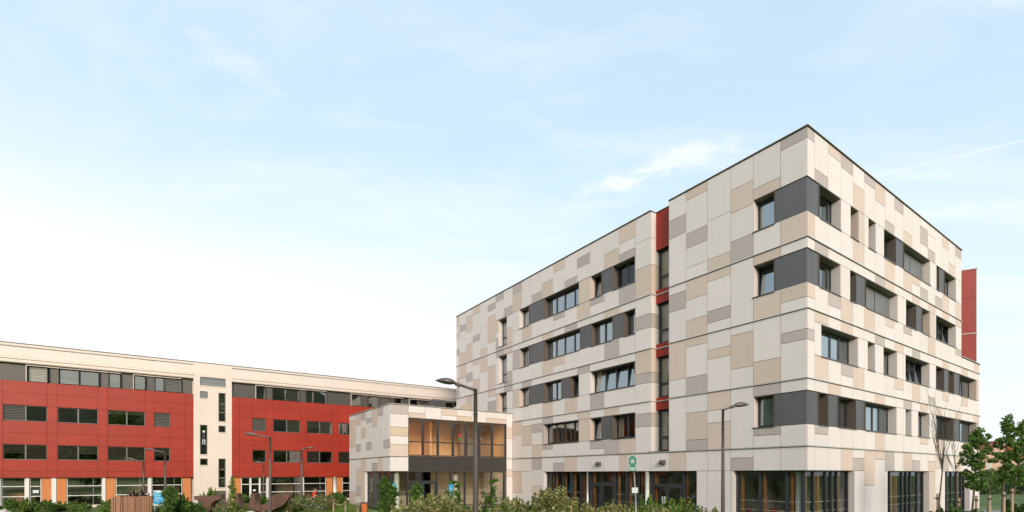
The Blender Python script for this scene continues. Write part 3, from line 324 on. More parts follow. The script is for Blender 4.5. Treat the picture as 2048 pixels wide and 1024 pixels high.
ANNEX_RIGHT=[(-0,1.474,7.412,8.144,"g"),(-0,1.474,6.428,7.412,"w"),(-0,1.474,5.75,6.428,"o"),(-0,1.474,5.116,5.75,"w"),(-0,1.474,4.23,5.116,"b"),(-0,1.474,3.093,4.23,"w"),(1.474,2.868,7.569,8.144,"w"),(1.474,2.868,7.189,7.569,"b"),(2.868,4.256,7.189,8.144,"w"),(4.256,5.662,7.565,8.144,"b"),(4.256,5.662,7.189,7.565,"w"),(5.662,7.056,7.587,8.144,"w"),(5.662,7.056,7.189,7.587,"o"),(7.056,8.447,7.189,8.144,"w"),(8.447,10.498,7.597,8.144,"w"),(8.447,10.498,7.189,7.597,"b"),(10.498,11.177,6.887,8.144,"w"),(10.498,11.177,5.949,6.887,"b"),(10.498,11.177,4.264,5.949,"w"),(10.498,11.177,3.251,4.264,"w"),(10.498,11.177,2.681,3.251,"b"),(10.498,11.177,0.12,2.681,"w")]
BANDS=[19.312, 14.097, 10.729, 7.428, 4.214]
HEADS=[16.958, 13.579, 10.176, 6.856, 3.06]
SILLS=[15.309, 11.954, 8.605, 5.255]
REC=(7.881,9.288)
# ------------------------------------------------------------------ ground
def ground_mat():
    m=bpy.data.materials.new('lawn_and_soil');m.use_nodes=True;nt=m.node_tree;N=nt.nodes;L=nt.links;p=N['Principled BSDF'];p.inputs['Roughness'].default_value=.95
    geo=N.new('ShaderNodeNewGeometry');n=N.new('ShaderNodeTexNoise');n.inputs['Scale'].default_value=.35;n.inputs['Detail'].default_value=9;L.new(geo.outputs['Position'],n.inputs['Vector'])
    cr=N.new('ShaderNodeValToRGB');L.new(n.outputs[0],cr.inputs[0]);e=cr.color_ramp.elements
    e[0].position=.3;e[0].color=(.075,.13,.025,1);e[1].position=.7;e[1].color=(.135,.21,.045,1)
    L.new(cr.outputs[0],p.inputs['Base Color'])
    n2=N.new('ShaderNodeTexNoise');n2.inputs['Scale'].default_value=30;L.new(geo.outputs['Position'],n2.inputs['Vector']);b=N.new('ShaderNodeBump');b.inputs['Strength'].default_value=.8;L.new(n2.outputs[0],b.inputs['Height']);L.new(b.outputs[0],p.inputs['Normal'])
    return m
g=MB();g.quad([(-900,-900,0),(900,-900,0),(900,900,0),(-900,900,0)]);tag(g.build('ground',ground_mat()),kind='structure')
paving=mat('pale_paving',(.24,.22,.19),.9,nscale=3,namt=.12,bump=.2)
# paved forecourts along the buildings
def rect_world(o,d,u0,u1,t0,t1,z):
    n=(-d[1],d[0]);return [(o[0]+d[0]*u+n[0]*t,o[1]+d[1]*u+n[1]*t,z) for u,t in((u0,t0),(u1,t0),(u1,t1),(u0,t1))]
CO=(13.9046,23.5);DR=(.8237,.567);DL=(-.567,.8237)
g=MB();g.quad(rect_world(CO,DR,-6,30,-4.5,0,.004));g.quad(rect_world(CO,DR,-6,0,0,24,.004));g.quad(rect_world(CO,DR,-28,-6,13,16,.004))
tag(g.build('pavement',paving),kind='structure')
RO=(-41.04,40.0);RD=(.83102,.55624)
g=MB();g.quad(rect_world(RO,RD,-20,38,-1.3,.2,.006));tag(g.build('path',mat('brown_mulch_bed',(.10,.05,.035),.95,bump=.8,bscale=20)),kind='structure')
g=MB();g.quad([(30,76,.006),(140,74,.006),(140,77,.006),(30,79,.006)]);tag(g.build('road',mat('grey_path_asphalt',(.13,.12,.11),.9)),kind='structure')
# wooded hills behind the photographer, seen only mirrored in the glass
rng=random.Random(5)
hv=MB();prev=None
for i in range(61):
    a=R(160+i*3.4);r=260;h=46+13*math.sin(i*.31)+7*math.sin(i*.83+1)+rng.random()*3
    cur=(math.cos(a)*r,math.sin(a)*r,h)
    if prev:
        p0,p1=prev,cur;o0=(p0[0]*2.4,p0[1]*2.4,-1);o1=(p1[0]*2.4,p1[1]*2.4,-1)
        i0=(p0[0]*.75,p0[1]*.75,-1);i1=(p1[0]*.75,p1[1]*.75,-1)
        hv.quad([i0,i1,p1,p0]);hv.quad([p0,p1,o1,o0])
    prev=cur
tag(hv.build('hills',mat('wooded_hillside',(.11,.125,.075),.95,nscale=.08,namt=.5),smooth=True),kind='structure')

# ------------------------------------------------------------------ windows of the main building
LR=random.Random(99)
def bars(mb,mp,u0,u1,z0,z1,w,t0,t1,m=0):
    bx(mb,mp,u0,u1,t0,t1,z0,z0+w,m);bx(mb,mp,u0,u1,t0,t1,z1-w,z1,m)
    bx(mb,mp,u0,u0+w,t0,t1,z0+w,z1-w,m);bx(mb,mp,u1-w,u1,t0,t1,z0+w,z1-w,m)
def window(bld,mp,u0,u1,z0,z1,mull=(),t=.43,tilt=(),side=('w','w'),shutter=None,curtain=None,gl='gl_hi',sill=True,blank=False,transom=None,fw=.055,white=None):
    uc=(u0+u1)/2;org=pt(mp,uc,t,z0)
    f=MB();bars(f,mp,u0+.02,u1-.02,z0+.03,z1-.02,fw,t,t+.07)
    ms=sorted(mull)
    for m_ in ms:bx(f,mp,m_-.04,m_+.04,t-.004,t+.066,z0+.06,z1-.05)
    if transom:bx(f,mp,u0+.05,u1-.05,t-.003,t+.06,transom-.03,transom+.03)
    w=f.build('window',M['frame'],bld,org)
    # linings of the deep reveal
    l=MB();bx(l,mp,u0+.004,u0+.02,.006,t+.02,z0+.004,z1-.004,0);bx(l,mp,u1-.02,u1-.004,.006,t+.02,z0+.004,z1-.004,1)
    bx(l,mp,u0+.02,u1-.02,.008,t+.02,z1-.02,z1-.004,2);bx(l,mp,u0+.02,u1-.02,t-.0,t+.02,z0+.004,z0+.03,3)
    bx(l,mp,u0+.02,u1-.02,.035,t+.015,z0+.003,z0+.018,3)
    sm={'w':M['w'],'b':M['b'],'g':M['g'],'o':M['o'],'d':M['rev_dark']}
    if not blank:l.build('reveal_lining',[sm[side[0]],sm[side[1]],M['soffit'],M['sill']],w,org)
    if sill:
        s=MB();bx(s,mp,u0-.02,u1+.02,-.045,.034,z0-.035,z0+.012);s.build('sill',M['sill'],w,org)
    edges=[u0+.075]+[v for m_ in ms for v in(m_-.04,m_+.04)]+[u1-.075]
    zz=[(z0+.09,z1-.08)] if not transom else [(z0+.09,transom-.03),(transom+.03,z1-.08)]
    k=0
    for i in range(0,len(edges),2):
        a,b=edges[i],edges[i+1]
        if b-a<.06:continue
        for c,d in zz:
            lean=.16 if k in tilt else LR.uniform(-.018,.018)
            def Q(u,tt,z):
                return pt(mp,u,tt+lean*(z-c)/(d-c),z)
            if b-a>.3:
                sh=MB();sw=.05
                for (p,q,r,s_) in((a,b,c,c+sw),(a,b,d-sw,d),(a,a+sw,c+sw,d-sw),(b-sw,b,c+sw,d-sw)):
                    A=[Q(p,t+.008,r),Q(q,t+.008,r),Q(q,t+.008,s_),Q(p,t+.008,s_)];B=[Q(p,t+.056,r),Q(q,t+.056,r),Q(q,t+.056,s_),Q(p,t+.056,s_)]
                    sh.quad(A);sh.quad(B[::-1])
                    for j in range(4):sh.quad([A[j],A[(j+1)%4],B[(j+1)%4],B[j]])
                sh.build('sash',M['frame'],w,org)
                a2,b2,c2,d2=a+sw,b-sw,c+sw,d-sw
            else:a2,b2,c2,d2=a,b,c,d
            MB().quad([Q(a2,t+.03,c2),Q(b2,t+.03,c2),Q(b2,t+.03,d2),Q(a2,t+.03,d2)]).build('pane',M[gl],w,org)
            k+=1
    if curtain:
        for a,b in curtain:
            cu=MB();n=max(4,int((b-a)/.07));pts=[(a+(b-a)*i/n,t+.14+.03*math.sin(i*1.7)) for i in range(n+1)]
            for (p,q),(r,s_) in zip(pts,pts[1:]):cu.quad([pt(mp,p,q,z0+.06),pt(mp,r,s_,z0+.06),pt(mp,r,s_,z1-.05),pt(mp,p,q,z1-.05)])
            cu.build('curtain',M['curtain'],w,org)
    if white:  # white sheet behind the pane, painted as bright sky reflected in the glass
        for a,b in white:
            wb_=MB();bx(wb_,mp,a,b,t+.10,t+.105,z0+.05,z1-.04);wb_.build('sky_reflection_sheet',M['skyrefl'],w,org)
    if shutter:
        for a,b,low in shutter:
            s=MB();z=z1-.06
            while z-.055>low:
                bx(s,mp,a+.02,b-.02,t-.035,t-.02,z-.05,z);z-=.055
            bx(s,mp,a+.02,b-.02,t-.04,t-.015,z-.05,z)
            tag(s.build('roller_shutter',M['shutter'],w,org),kind='stuff')
    return w

main=thing('school_building',(CO[0],CO[1],0),'five storey school block clad in cream, beige and taupe panels with a red stair recess','building',MAIN_RZ)
TOP=BANDS[0];WEND=34.768
PANELS_ALL=[]
def view_area(mp,u0,u1,z0,z1):
    uc=(u0+u1)/2;d=DL if mp is west else DR
    Y=CO[1]+d[1]*uc;X=CO[0]+d[0]*uc
    s=1/Y
    du=abs((X+d[0]*.5)/(Y+d[1]*.5)-(X-d[0]*.5)/(Y-d[1]*.5))
    vis=1 if z1>1.2 else .3
    return (u1-u0)*(z1-z0)*du*s*vis
for mp,tab in((west,PANELS_WEST),(east,PANELS_EAST)):
    for p in tab:PANELS_ALL.append((view_area(mp,*p[:4]),mp,p))
PANELS_ALL.sort(key=lambda q:-q[0])
rest=MB();GAP=.011
for i,(a,mp,(u0,u1,z0,z1,c)) in enumerate(PANELS_ALL):
    if mp is east and u0<.01:u0=.032
    z1b=z1-.05 if abs(z1-TOP)<.02 else z1-GAP
    if i<300:panel('panel','panel_'+c,M[c],main,mp,u0+GAP,u1-GAP,0,.03,z0+GAP,z1b)
    else:bx(rest,mp,u0+GAP,u1-GAP,0,.03,z0+GAP,z1b,'wbg'.index(c))
tag(rest.build('small_panel',[M['w'],M['b'],M['g']],main),kind='stuff')
for mp,tab in((west,DARK_WEST),(east,DARK_EAST)):
    for u0,u1,z0,z1 in tab:
        a=.045 if u0<.02 and mp is west else (.068 if u0<.02 else u0+.004)
        panel('dark_panel','dark_panel',M['dk'],main,mp,a,u1-.004,.045,.065,z0+.008,z1-.012)
# backing walls with openings
walls=MB()
RECZ=[REC[0],REC[1],BANDS[4],TOP]
holesW=[*OPEN_WEST,*SHOP_WEST,RECZ];holesE=[*OPEN_EAST,*SHOP_EAST]
sheet(walls,west,.075,WEND,.0,TOP-.06,holesW,.075);sheet(walls,west,.55,WEND,.0,TOP-.31,holesW,.55,1)
sheet(walls,east,.075,23.18,.0,TOP-.06,holesE,.075);sheet(walls,east,23.18,27.70,.0,11.45,holesE,.075);sheet(walls,east,.55,23.1,.0,TOP-.31,holesE,.55,1);sheet(walls,east,23.1,27.6,0,11.4,holesE,.55,1)
walls.box(23.15,23.2,0.08,WEND,11.4,TOP-.06);walls.box(27.68,27.72,.08,12,.0,11.45);walls.box(22.9,23.15,12,WEND,0,TOP-.06);walls.box(23.2,27.7,11.95,12,0,11.45)
walls.box(.08,23.1,WEND-.03,WEND,0,TOP-.06)
walls.build('wall',[M['joint'],M['inner']],main)
# side facing of the far ends
for z0,z1,c in((11.53,TOP-.05,'w'),):
    panel('end_panel','panel_w',M['w'],main,east,23.18,23.21,.01,WEND,z0,z1)
MB().box(1.9,2.0,7.9,9.3,BANDS[4],TOP-.4).build('landing_wall',M['beigewall'],main,(1.9,8.6,BANDS[4]))
rf=MB();rf.box(.1,23.1,.1,REC[0]-.04,TOP-.36,TOP-.3);rf.box(.92,23.1,REC[0]-.04,REC[1]+.04,TOP-.36,TOP-.3);rf.box(.1,23.1,REC[1]+.04,WEND-.1,TOP-.36,TOP-.3);rf.box(23.1,27.65,.1,11.9,11.25,11.3);rf.build('roof',M['roof'],main)
sl=MB()
for z in BANDS[1:]:
    sl.box(.56,23,.56,7.8,z-.42,z-.12);sl.box(1.2,23,7.8,9.4,z-.42,z-.12);sl.box(.56,23,9.4,WEND-.1,z-.42,z-.12)
    if z<11.5 and z!=BANDS[1]:sl.box(23,27.6,.56,11.8,z-.42,z-.12)
sl.box(.56,27.6,.56,11.8,.02,.06);sl.box(.56,23,11.8,WEND-.1,.02,.06)
sl.build('floor_slab',M['innerd'],main)
iw=MB()
iw.box(5.2,5.3,5.2,WEND-.2,.06,TOP-.4);iw.box(5.3,27,5.2,5.3,.06,11.2)
for u in(4.6,7.75,9.4,15.2,21,24.2,26.95):iw.box(1.0 if not 7.7<u<9.5 else .95,5.2,u,u+.1,BANDS[4]-.1,TOP-.45)
for u in(4.2,6.0,11.3,14.3,17.2,22.4):iw.box(u,u+.1,.9,5.2,BANDS[4]-.1,TOP-.45)
iw.build('partition',M['inner'],main)
# coping
cp=MB();cp.box(-.06,.35,-.06,7.881+.02,TOP,TOP+.035);cp.box(.35,23.26,-.06,.35,TOP,TOP+.035);cp.box(-.06,.35,9.268,WEND+.05,TOP,TOP+.035);cp.box(.46,.85,7.901,9.248,TOP,TOP+.035)

cp.box(-.06,.46,9.235,9.268,TOP,TOP+.034);cp.box(22.85,23.26,.35,WEND,TOP,TOP+.035);cp.box(.35,22.85,WEND-.35,WEND+.05,TOP,TOP+.035);cp.box(23.27,27.8,-.05,.3,11.5,11.54)
cp.build('coping',M['cope'],main)
cs=MB();cs.box(-.035,.05,-.035,7.88,TOP-.045,TOP-.002);cs.box(.05,23.22,-.035,.05,TOP-.045,TOP-.002);cs.box(-.035,.05,9.27,WEND,TOP-.045,TOP-.002);cs.box(-.03,.46,9.245,9.266,TOP-.045,TOP-.002);cs.box(.46,.55,7.9,9.24,TOP-.045,TOP-.002)
cs.box(23.2,27.75,-.03,.05,11.44,11.498)
cs.build('coping_shadow_joint',M['joint'],main)
# drip rails at each floor
for i,z in enumerate(BANDS[1:]):
    r=MB();e=23.24 if i==0 else 27.78
    th=.026
    segs=[(-.05,7.9),(9.25,WEND+.02)] if i<3 else [(-.05,WEND+.02)]
    for a,b in segs:
        r.box(-.06,-.001,a,b,z-.012,z+.024,0);r.box(-.028,-.001,a+.03,b-.01,z-.032,z-.012,1);r.box(-.02,-.001,a+.03,b-.01,z+.024,z+.036,1)
    if i<3:
        r.box(-.05,.46,9.22,9.25,z-.012,z+.02,0)
        r.box(.44,.49,7.9,9.22,z-.012,z+.03,0)
    r.box(-.001,e,-.06,-.001,z-.012,z+.024,0);r.box(-.001,e-.01,-.028,-.001,z-.032,z-.012,1);r.box(-.001,e-.01,-.02,-.001,z+.024,z+.036,1)
    r.build('drip_rail',[M['alu'],M['joint']],main)
# red stair recess between the two blocks
for z0,z1,c in RETURN_CUTS:
    m=M[c];z1=min(z1,TOP-.05)
    a=MB().box(0.032,.80,REC[1]-.03,REC[1]-.002,z0+GAP,z1-GAP);a.build('return_panel',m,main,(.4,REC[1],z0))
    b=MB().box(0.032,.80,REC[0]+.002,REC[0]+.03,z0+GAP,z1-GAP);b.build('return_panel',m,main,(.4,REC[0],z0))
rk=MB();rk.box(.86,.9,REC[0],REC[1],BANDS[4],TOP-.06);rk.box(.1,.86,REC[1],REC[1]+.03,BANDS[4],TOP-.06);rk.box(.1,.86,REC[0]-.03,REC[0],BANDS[4],TOP-.06)
RW=[(14.41,16.923),(11.033,13.568),(7.663,10.222),(4.283,6.899)]
rk=MB()
for (a,b),(c,d) in zip([(TOP-.06,16.923)]+[(RW[i][0],RW[i+1][1]) for i in range(3)],[(0,0)]*4):
    MB().box(.53,.87,REC[0]+.03,REC[1]-.03,b+.02,a-.02).build('recess_wall',M['joint'],main,(.7,8.6,b))
def rp(z0,z1):panel('red_panel','red_panel',M['red'],main,west,REC[0]+.033,REC[1]-.033,.50,.525,z0,z1)
rp(18.181+.006,TOP-.05);rp(16.923,18.181-.006)
for (lo,_),(_,hi),bd in zip(RW[:3],RW[1:],BANDS[1:4]):
    rp(bd+.03,lo);rp(hi,bd-.045)
fl=MB()
for k,(lo,hi) in enumerate(RW):
    a=REC[0]+.03;b=REC[1]-.03;mid=lo+(hi-lo)*.34
    w=window(main,west,a,b,lo,hi,mull=(),t=.78,transom=mid,curtain=[(a+.08,b-.08)],gl='lgl',sill=False,side=('w','w'),blank=True)
    # lobby behind the landing window: stickers stuck on the pane
    s=MB();zc=lo+(hi-lo)*.60
    for q in range(6):
        an=q*math.pi/3;s.box(.775,.79,a+.28+.06*math.cos(an),a+.36+.06*math.cos(an),zc+.06*math.sin(an),zc+.08+.06*math.sin(an),0)
    s.box(.776,.79,a+.30,a+.33,zc-.35,zc,1);s.box(.777,.79,a+.33,a+.42,zc-.25,zc-.18,1)
    s.build('flower_sticker',[M['pinkd'],M['greend']],w,pt(west,(a+b)/2,.78,lo))
panel('bottom_sill','sill',M['sill'],main,west,REC[0]+.03,REC[1]+.16,-.04,.8,4.235,4.28)

def side_tone(tab,dark,u,z):
    for d in dark:
        if d[0]<=u<=d[1] and d[2]<=z<=d[3]:return 'd'
    for p in tab:
        if p[0]<=u<=p[1] and p[2]<=z<=p[3]:return p[4]
    return 'w'
WM=[ # mullions near each opening, by storey, west face
 (15.3,[11.502,18.899,17.921,16.771]),(11.95,[13.577,11.469,18.945,17.921,16.799]),(8.6,[13.577,12.571,11.502,18.899]),(5.25,[11.502,18.945,17.921,16.799])]
TILT={(13.557,15.309):(0,),(10.524,8.605):(0,1,2,3),(15.877,8.605):(0,),(13.581,5.255):(0,),(1.56,11.954):(0,)}
rr=random.Random(3)
for (u0,u1,z0,z1) in OPEN_WEST:
    ms=[]
    for zz,l in WM:
        if abs(z0-zz)<.2:ms=[m for m in l if u0+.15<m<u1-.15]
    sd=(side_tone(PANELS_WEST,DARK_WEST,u0-.06,(z0+z1)/2),side_tone(PANELS_WEST,DARK_WEST,u1+.06,(z0+z1)/2))
    small=25<u0<26
    cu=[(u1-.55,u1-.1)] if rr.random()<.45 else None
    if not small and (u1-u0)>2 and rr.random()<.5:cu=[(u0+.1,u0+.6),(u1-.7,u1-.1)]
    w=window(main,west,u0,u1,z0,z1,ms,tilt=TILT.get((u0,z0),()),side=sd,curtain=cu,transom=(z0+.34*(z1-z0)) if small else None,gl='gl_lo' if (u0,z0) in((10.524,15.309),(10.524,5.255)) else 'gl_hi')
    if small:
        s=MB();uc=u0+.35;zc=z0+1.5
        for q in range(5):
            an=q*1.257;s.box(.452,.456,uc+.04*math.cos(an),uc+.06+.04*math.cos(an),zc+.04*math.sin(an),zc+.06+.04*math.sin(an),0)
        s.box(.453,.456,uc+.02,uc+.04,zc-.25,zc,1);s.build('flower_sticker',[M['pinkd'],M['greend']],w,pt(west,(u0+u1)/2,.43,z0))
EM=[(15.3,[3.123,10.1,14.31,21.2]),(11.95,[3.015,8.812,13.4,19.746,20.669]),(8.6,[3.34,4.342,14.31,15.249,25.128]),(5.25,[4.5,8.635,9.534,19.746,20.669])]
ET={(12.288,8.605):(0,1,2),(17.748,11.954):(0,1,2),(6.783,8.605):(0,),(12.288,5.255):(0,)}
for (u0,u1,z0,z1) in OPEN_EAST:
    ms=[]
    for zz,l in EM:
        if abs(z0-zz)<.2:ms=[m for m in l if u0+.15<m<u1-.15]
    sd=(side_tone(PANELS_EAST,DARK_EAST,u0-.06,(z0+z1)/2),side_tone(PANELS_EAST,DARK_EAST,u1+.06,(z0+z1)/2))
    sh=None
    if (u0,z0)==(12.083,15.309):sh=[(12.12,14.29,z0+.06),(14.33,16.58,z0+.06)]
    if (u0,z0)==(6.592,11.954):sh=[(6.65,8.79,z0+.30),(8.83,11.0,z0+.26)]
    cu=None
    if (u1-u0)>1.5 and not sh and rr.random()<.7:cu=[(u0+.1,u0+.1+rr.uniform(.3,1.0)),(u1-rr.uniform(.4,.9),u1-.1)]
    wh={(1.39,8.605):[(1.46,3.30),(3.38,4.28)],(6.529,5.255):[(7.5,8.58),(8.70,9.35)]}.get((u0,z0))  # panes whose sky reflection is put in as a white sheet
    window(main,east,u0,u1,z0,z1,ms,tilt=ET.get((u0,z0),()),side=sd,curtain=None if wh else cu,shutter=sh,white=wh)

# ground floor glazing
HG=HEADS[4]
def front(bld,mp,u0,u1,z1,posts,woods,t=.30,gl='gl_lo',doors=(),side=('w','w'),pw=.07,ends=True):
    org=pt(mp,(u0+u1)/2,t,.1)
    f=MB();bx(f,mp,u0,u1,t,t+.12,.06,.16);bx(f,mp,u0,u1,t-.004,t+.12,z1-.07,z1-.004)
    w=f.build('glazed_front',M['frame'],bld,org)
    for p in posts:
        m=MB();bx(m,mp,p-pw,p+pw,t-.02,t+.15,.06,z1-.006);m.build('mullion',M['frame'],w,org)
    for p in woods:
        m=MB();wq=.05 if mp is west else .10;bx(m,mp,p-wq,p+wq,t+.125,t+.30,.06,z1-.08);m.build('timber_post',M['wood'],w,org)
    ps=sorted(set([u0+.02]+[p for p in posts if u0<p<u1]+[u1-.02]))
    for a,b in zip(ps,ps[1:]):
        if b-a<.2:continue
        isd=any(d0-.1<(a+b)/2<d1+.1 for d0,d1,dz in doors)
        lo=.16
        if isd:lo=[dz for d0,d1,dz in doors if d0-.1<(a+b)/2<d1+.1][0]+.08
        MB().quad([pt(mp,a+.05,t+.05,lo),pt(mp,b-.05,t+.05,lo),pt(mp,b-.05,t+.05,z1-.07),pt(mp,a+.05,t+.05,z1-.07)]).build('pane',M[gl],w,org)
        if not isd:
            s=MB();u=a+.15
            while u<b-.12:
                for z in(1.02,1.5):s.quad([pt(mp,u,t+.045,z),pt(mp,u+.035,t+.045,z),pt(mp,u+.035,t+.045,z+.035),pt(mp,u,t+.045,z+.035)])
                u+=.13
            tag(s.build('dot_row',M['white'],w,org),kind='stuff')
    l=MB();bx(l,mp,u0-.0,u1,.035,t+.1,z1-.003,z1+.02,0)
    bx(l,mp,u0+.001,u0+.02,.004,t+.1,.06,z1,1);bx(l,mp,u1-.02,u1-.001,.004,t+.1,.06,z1,1)
    if ends:l.build('reveal_lining',[M['soffit'],M['w']],w,org)
    for d0,d1,dz in doors:
        h=MB();bx(h,mp,d0,d1,t-.03,t+.12,dz,dz+.10);h.build('door_head',M['frame'],w,org)
        mid=(d0+d1)/2
        for a,b in((d0+.06,mid-.01),(mid+.01,d1-.06)):
            dm=MB();bars(dm,mp,a,b,.07,dz-.01,.12,t-.01,t+.05)
            x=b-.2 if a<mid-.1 and b<=mid else a+.2
            bx(dm,mp,x-.015,x+.015,t-.08,t-.05,.7,1.5);bx(dm,mp,x-.012,x+.012,t-.05,t-.01,.75,.79);bx(dm,mp,x-.012,x+.012,t-.05,t-.01,1.4,1.44)
            d=dm.build('door',M['frame'],bld,pt(mp,(a+b)/2,t,.07))
            MB().quad([pt(mp,a+.12,t+.02,.19),pt(mp,b-.12,t+.02,.19),pt(mp,b-.12,t+.02,dz-.13),pt(mp,a+.12,t+.02,dz-.13)]).build('pane',M[gl],d,pt(mp,(a+b)/2,t,.07))
    return w
s=SHOP_WEST[0]
front(main,west,s[0],s[1],HG,[19.94,19.14,18.076,16.988,15.977,14.98,12.572,11.502,10.486,9.48,7.043,6.05],[19.6,18.954,17.899,16.847,15.815,14.739,12.357,11.338,10.33,9.244,6.93],doors=((12.61,14.95,2.18),(7.1,9.42,2.20)))
dc=MB();dc.tube([(.15,15.12,.02),(.15,15.12,HG)],.075,12);dc.build('downpipe',M['alu'],main,(.15,15.12,0),smooth=True)
dc=MB();dc.tube([(.15,9.66,.02),(.15,9.66,HG)],.13,14);dc.build('round_column',M['col'],main,(.15,9.66,0),smooth=True)
nt_=MB();bx(nt_,west,8.35,8.62,.265,.27,1.1,1.5);nt_.build('paper_notice',M['paper'],main,(.27,8.5,1.1))
front(main,west,.36,SHOP_WEST[1][1],HG,[3.68,2.446,1.09],[3.5,2.30,.92],ends=False)
l=MB();bx(l,west,SHOP_WEST[1][1]-.02,SHOP_WEST[1][1]-.001,.004,.4,.06,HG,0);bx(l,west,.03,SHOP_WEST[1][1],.035,.5,HG-.003,HG+.03,1);bx(l,east,.51,SHOP_EAST[0][1],.035,.5,HG-.003,HG+.03,1);bx(l,east,SHOP_EAST[0][1]-.02,SHOP_EAST[0][1]-.001,.004,.4,.06,HG,0)
l.build('corner_lining',[M['w'],M['soffit']],main)
c_=MB();c_.tube([(.62,.62,.02),(.62,.62,HG)],.2,18);c_.build('round_column',M['col'],main,(.62,.62,0),smooth=True)
front(main,east,.36,SHOP_EAST[0][1],HG,[.40,1.293,2.565,3.2,3.824,5.05],[.801,2.064,3.4,4.3],ends=False,pw=.05)
front(main,east,*SHOP_EAST[1][:2],HG,[9.7,10.769,12.672,13.4,14.109,15.272,16.3],[11.368,12.137,13.7,15.7],pw=.05)
front(main,east,*SHOP_EAST[2][:2],HG,[19.7,21.037,22.1,23.226,24.4,25.1],[20.6,22.333,24.0],pw=.05)
# furniture behind the ground floor glass
def table(x,y,label):
    t=thing('dining_table',main.matrix_basis@Vector((x,y,.06)),label,'table',MAIN_RZ,'tables behind the ground floor glass')
    MB().box(-.6,.6,-.4,.4,.70,.73).build('table_top',M['furn'],t,(0,0,.7))
    for a in(-.53,.53):
        for b in(-.33,.33):MB().box(a-.03,a+.03,b-.03,b+.03,0,.70).build('leg',M['furn'],t,(a,b,0))
    return t
def chair(x,y,rz,m,label):
    t=thing('dining_chair',main.matrix_basis@Vector((x,y,.06)),label,'chair',MAIN_RZ+rz,'chairs behind the ground floor glass')
    MB().box(-.2,.2,-.2,.2,.43,.46).build('seat',m,t,(0,0,.43));MB().box(-.2,.2,.18,.21,.5,.95).build('backrest',m,t,(0,.2,.5))
    for a in(-.17,.17):
        for b in(-.17,.17):MB().box(a-.015,a+.015,b-.015,b+.015,0,.43).build('leg',M['galv'],t,(a,b,0))
MAINM=Matrix.Translation(Vector((CO[0],CO[1],0)))@Matrix.Rotation(MAIN_RZ,4,'Z');main_mb=MAINM
main.matrix_basis=MAINM
table(1.7,2.9,'pine table behind the glass left of the corner column');table(1.5,1.5,'pine table just behind the corner column')
chair(1.6,3.6,0,M['redfurn'],'red chair seen through the glass nearest the lamp post');chair(2.3,2.9,-1.5,M['redfurn'],'red chair behind the pine table at the corner')
chair(1.5,2.2,3.1,M['furn'],'pine chair between the two tables by the corner')
# wall lamps above the entrances
for u,lab in((13.76,'dark box wall lamp above the left pair of entrance doors'),(8.285,'dark box wall lamp above the right pair of entrance doors, under the red recess')):
    t=thing('wall_lamp',MAINM@Vector((0,u,3.45)),lab,'lamp',MAIN_RZ,'box lamps above the entrances')
    b=MB();b.prism([(-.0,0),(-.22,0),(-.27,.16),(-.22,.28),(0,.28)],1,-.15,.15);b.build('lamp_housing',M['lampm'],t,(0,0,0))
    MB().box(-.2,-.04,-.12,.12,-.012,.0).build('lens',M['lampg'],t,(-.1,0,-.01));MB().box(.0,.02,-.17,.17,.02,.26).build('wall_plate',M['galv'],t,(0,0,.1))
# red stair tower standing on the low wing
tw=thing('red_stair_tower',MAINM@Vector((27.55,.12,11.4)),'tall red clad stair tower standing on the low wing behind the school block','tower',MAIN_RZ)
Lw=9.4;dx,dy=-.433,.901;nx,ny=-dy,dx
def tp(s,o,z):return (dx*s+nx*o,dy*s+ny*o,z)
H0,H1=0,19.06-11.4
co=MB();co.prism([(0,.02),(dx*Lw,dy*Lw),(0,dy*Lw)],2,H0,H1);co.build('tower_core',M['redd'],tw,(0,0,0))
rows=[(0.0,2.52),(2.60,5.35),(5.37,H1-.05)]
for z0,z1 in rows:
    for s0,s1 in((0.02,3.35),(3.37,6.3),(6.32,9.3)):
        P=[tp(s0,.005,z0),tp(s1,.005,z0),tp(s1,.005,z1),tp(s0,.005,z1)];Q=[tp(s0,.035,z0),tp(s1,.035,z0),tp(s1,.035,z1),tp(s0,.035,z1)]
        m=MB();m.quad(P);m.quad(Q[::-1])
        for j in range(4):m.quad([P[j],P[(j+1)%4],Q[(j+1)%4],Q[j]])
        m.build('red_panel',M['redd'],tw,tp((s0+s1)/2,.02,z0))
for z,h in((2.53,.06),(H1-.05,.10)):
    P=[tp(-.04,-.05,z),tp(Lw,-.05,z),tp(Lw,.09,z),tp(-.04,.09,z)]
    m=MB();m.quad(P[::-1]);m.quad([(x,y,z+h) for x,y,_ in P])
    for j in range(4):
        a,b=P[j],P[(j+1)%4];m.quad([a,b,(b[0],b[1],z+h),(a[0],a[1],z+h)])
    m.build('coping' if z>3 else 'drip_rail',M['cope'],tw,tp(Lw/2,0,z))

# ------------------------------------------------------------------ annexe
AO=(-9.1219,37.2336)
an=thing('entrance_annexe',(AO[0],AO[1],0),'two storey panelled entrance annexe with a full width upper window band','annexe',MAIN_RZ)
AT,AG,AS,AH,AW=8.144,4.213,3.093,7.189,4.305;AV=11.14;AU=10.11
for mp,tab in((west,ANNEX_LEFT),(east,ANNEX_RIGHT)):
    for u0,u1,z0,z1,c in tab:
        if mp is east and u0<.01:u0=.032
        if u1>AV-.02:u1=AV-.01
        panel('panel','panel_'+c,M[c],an,mp,u0+GAP,u1-GAP,0,.03,z0+GAP,z1-(.05 if abs(z1-AT)<.02 else GAP))
wl=MB();sheet(wl,west,.07,AU,0,AT-.05,[(0,5.736,0,AS)],.07);sheet(wl,east,.07,AV,0,AT-.05,[(1.474,10.45,0,AH),(0,1.474,0,AS)],.07)
wl.box(.3,.34,5.75,AU,0,AT-.3);wl.box(.08,AV-.01,AU-.03,AU,0,AT-.05)
wl.build('wall',M['joint'],an)
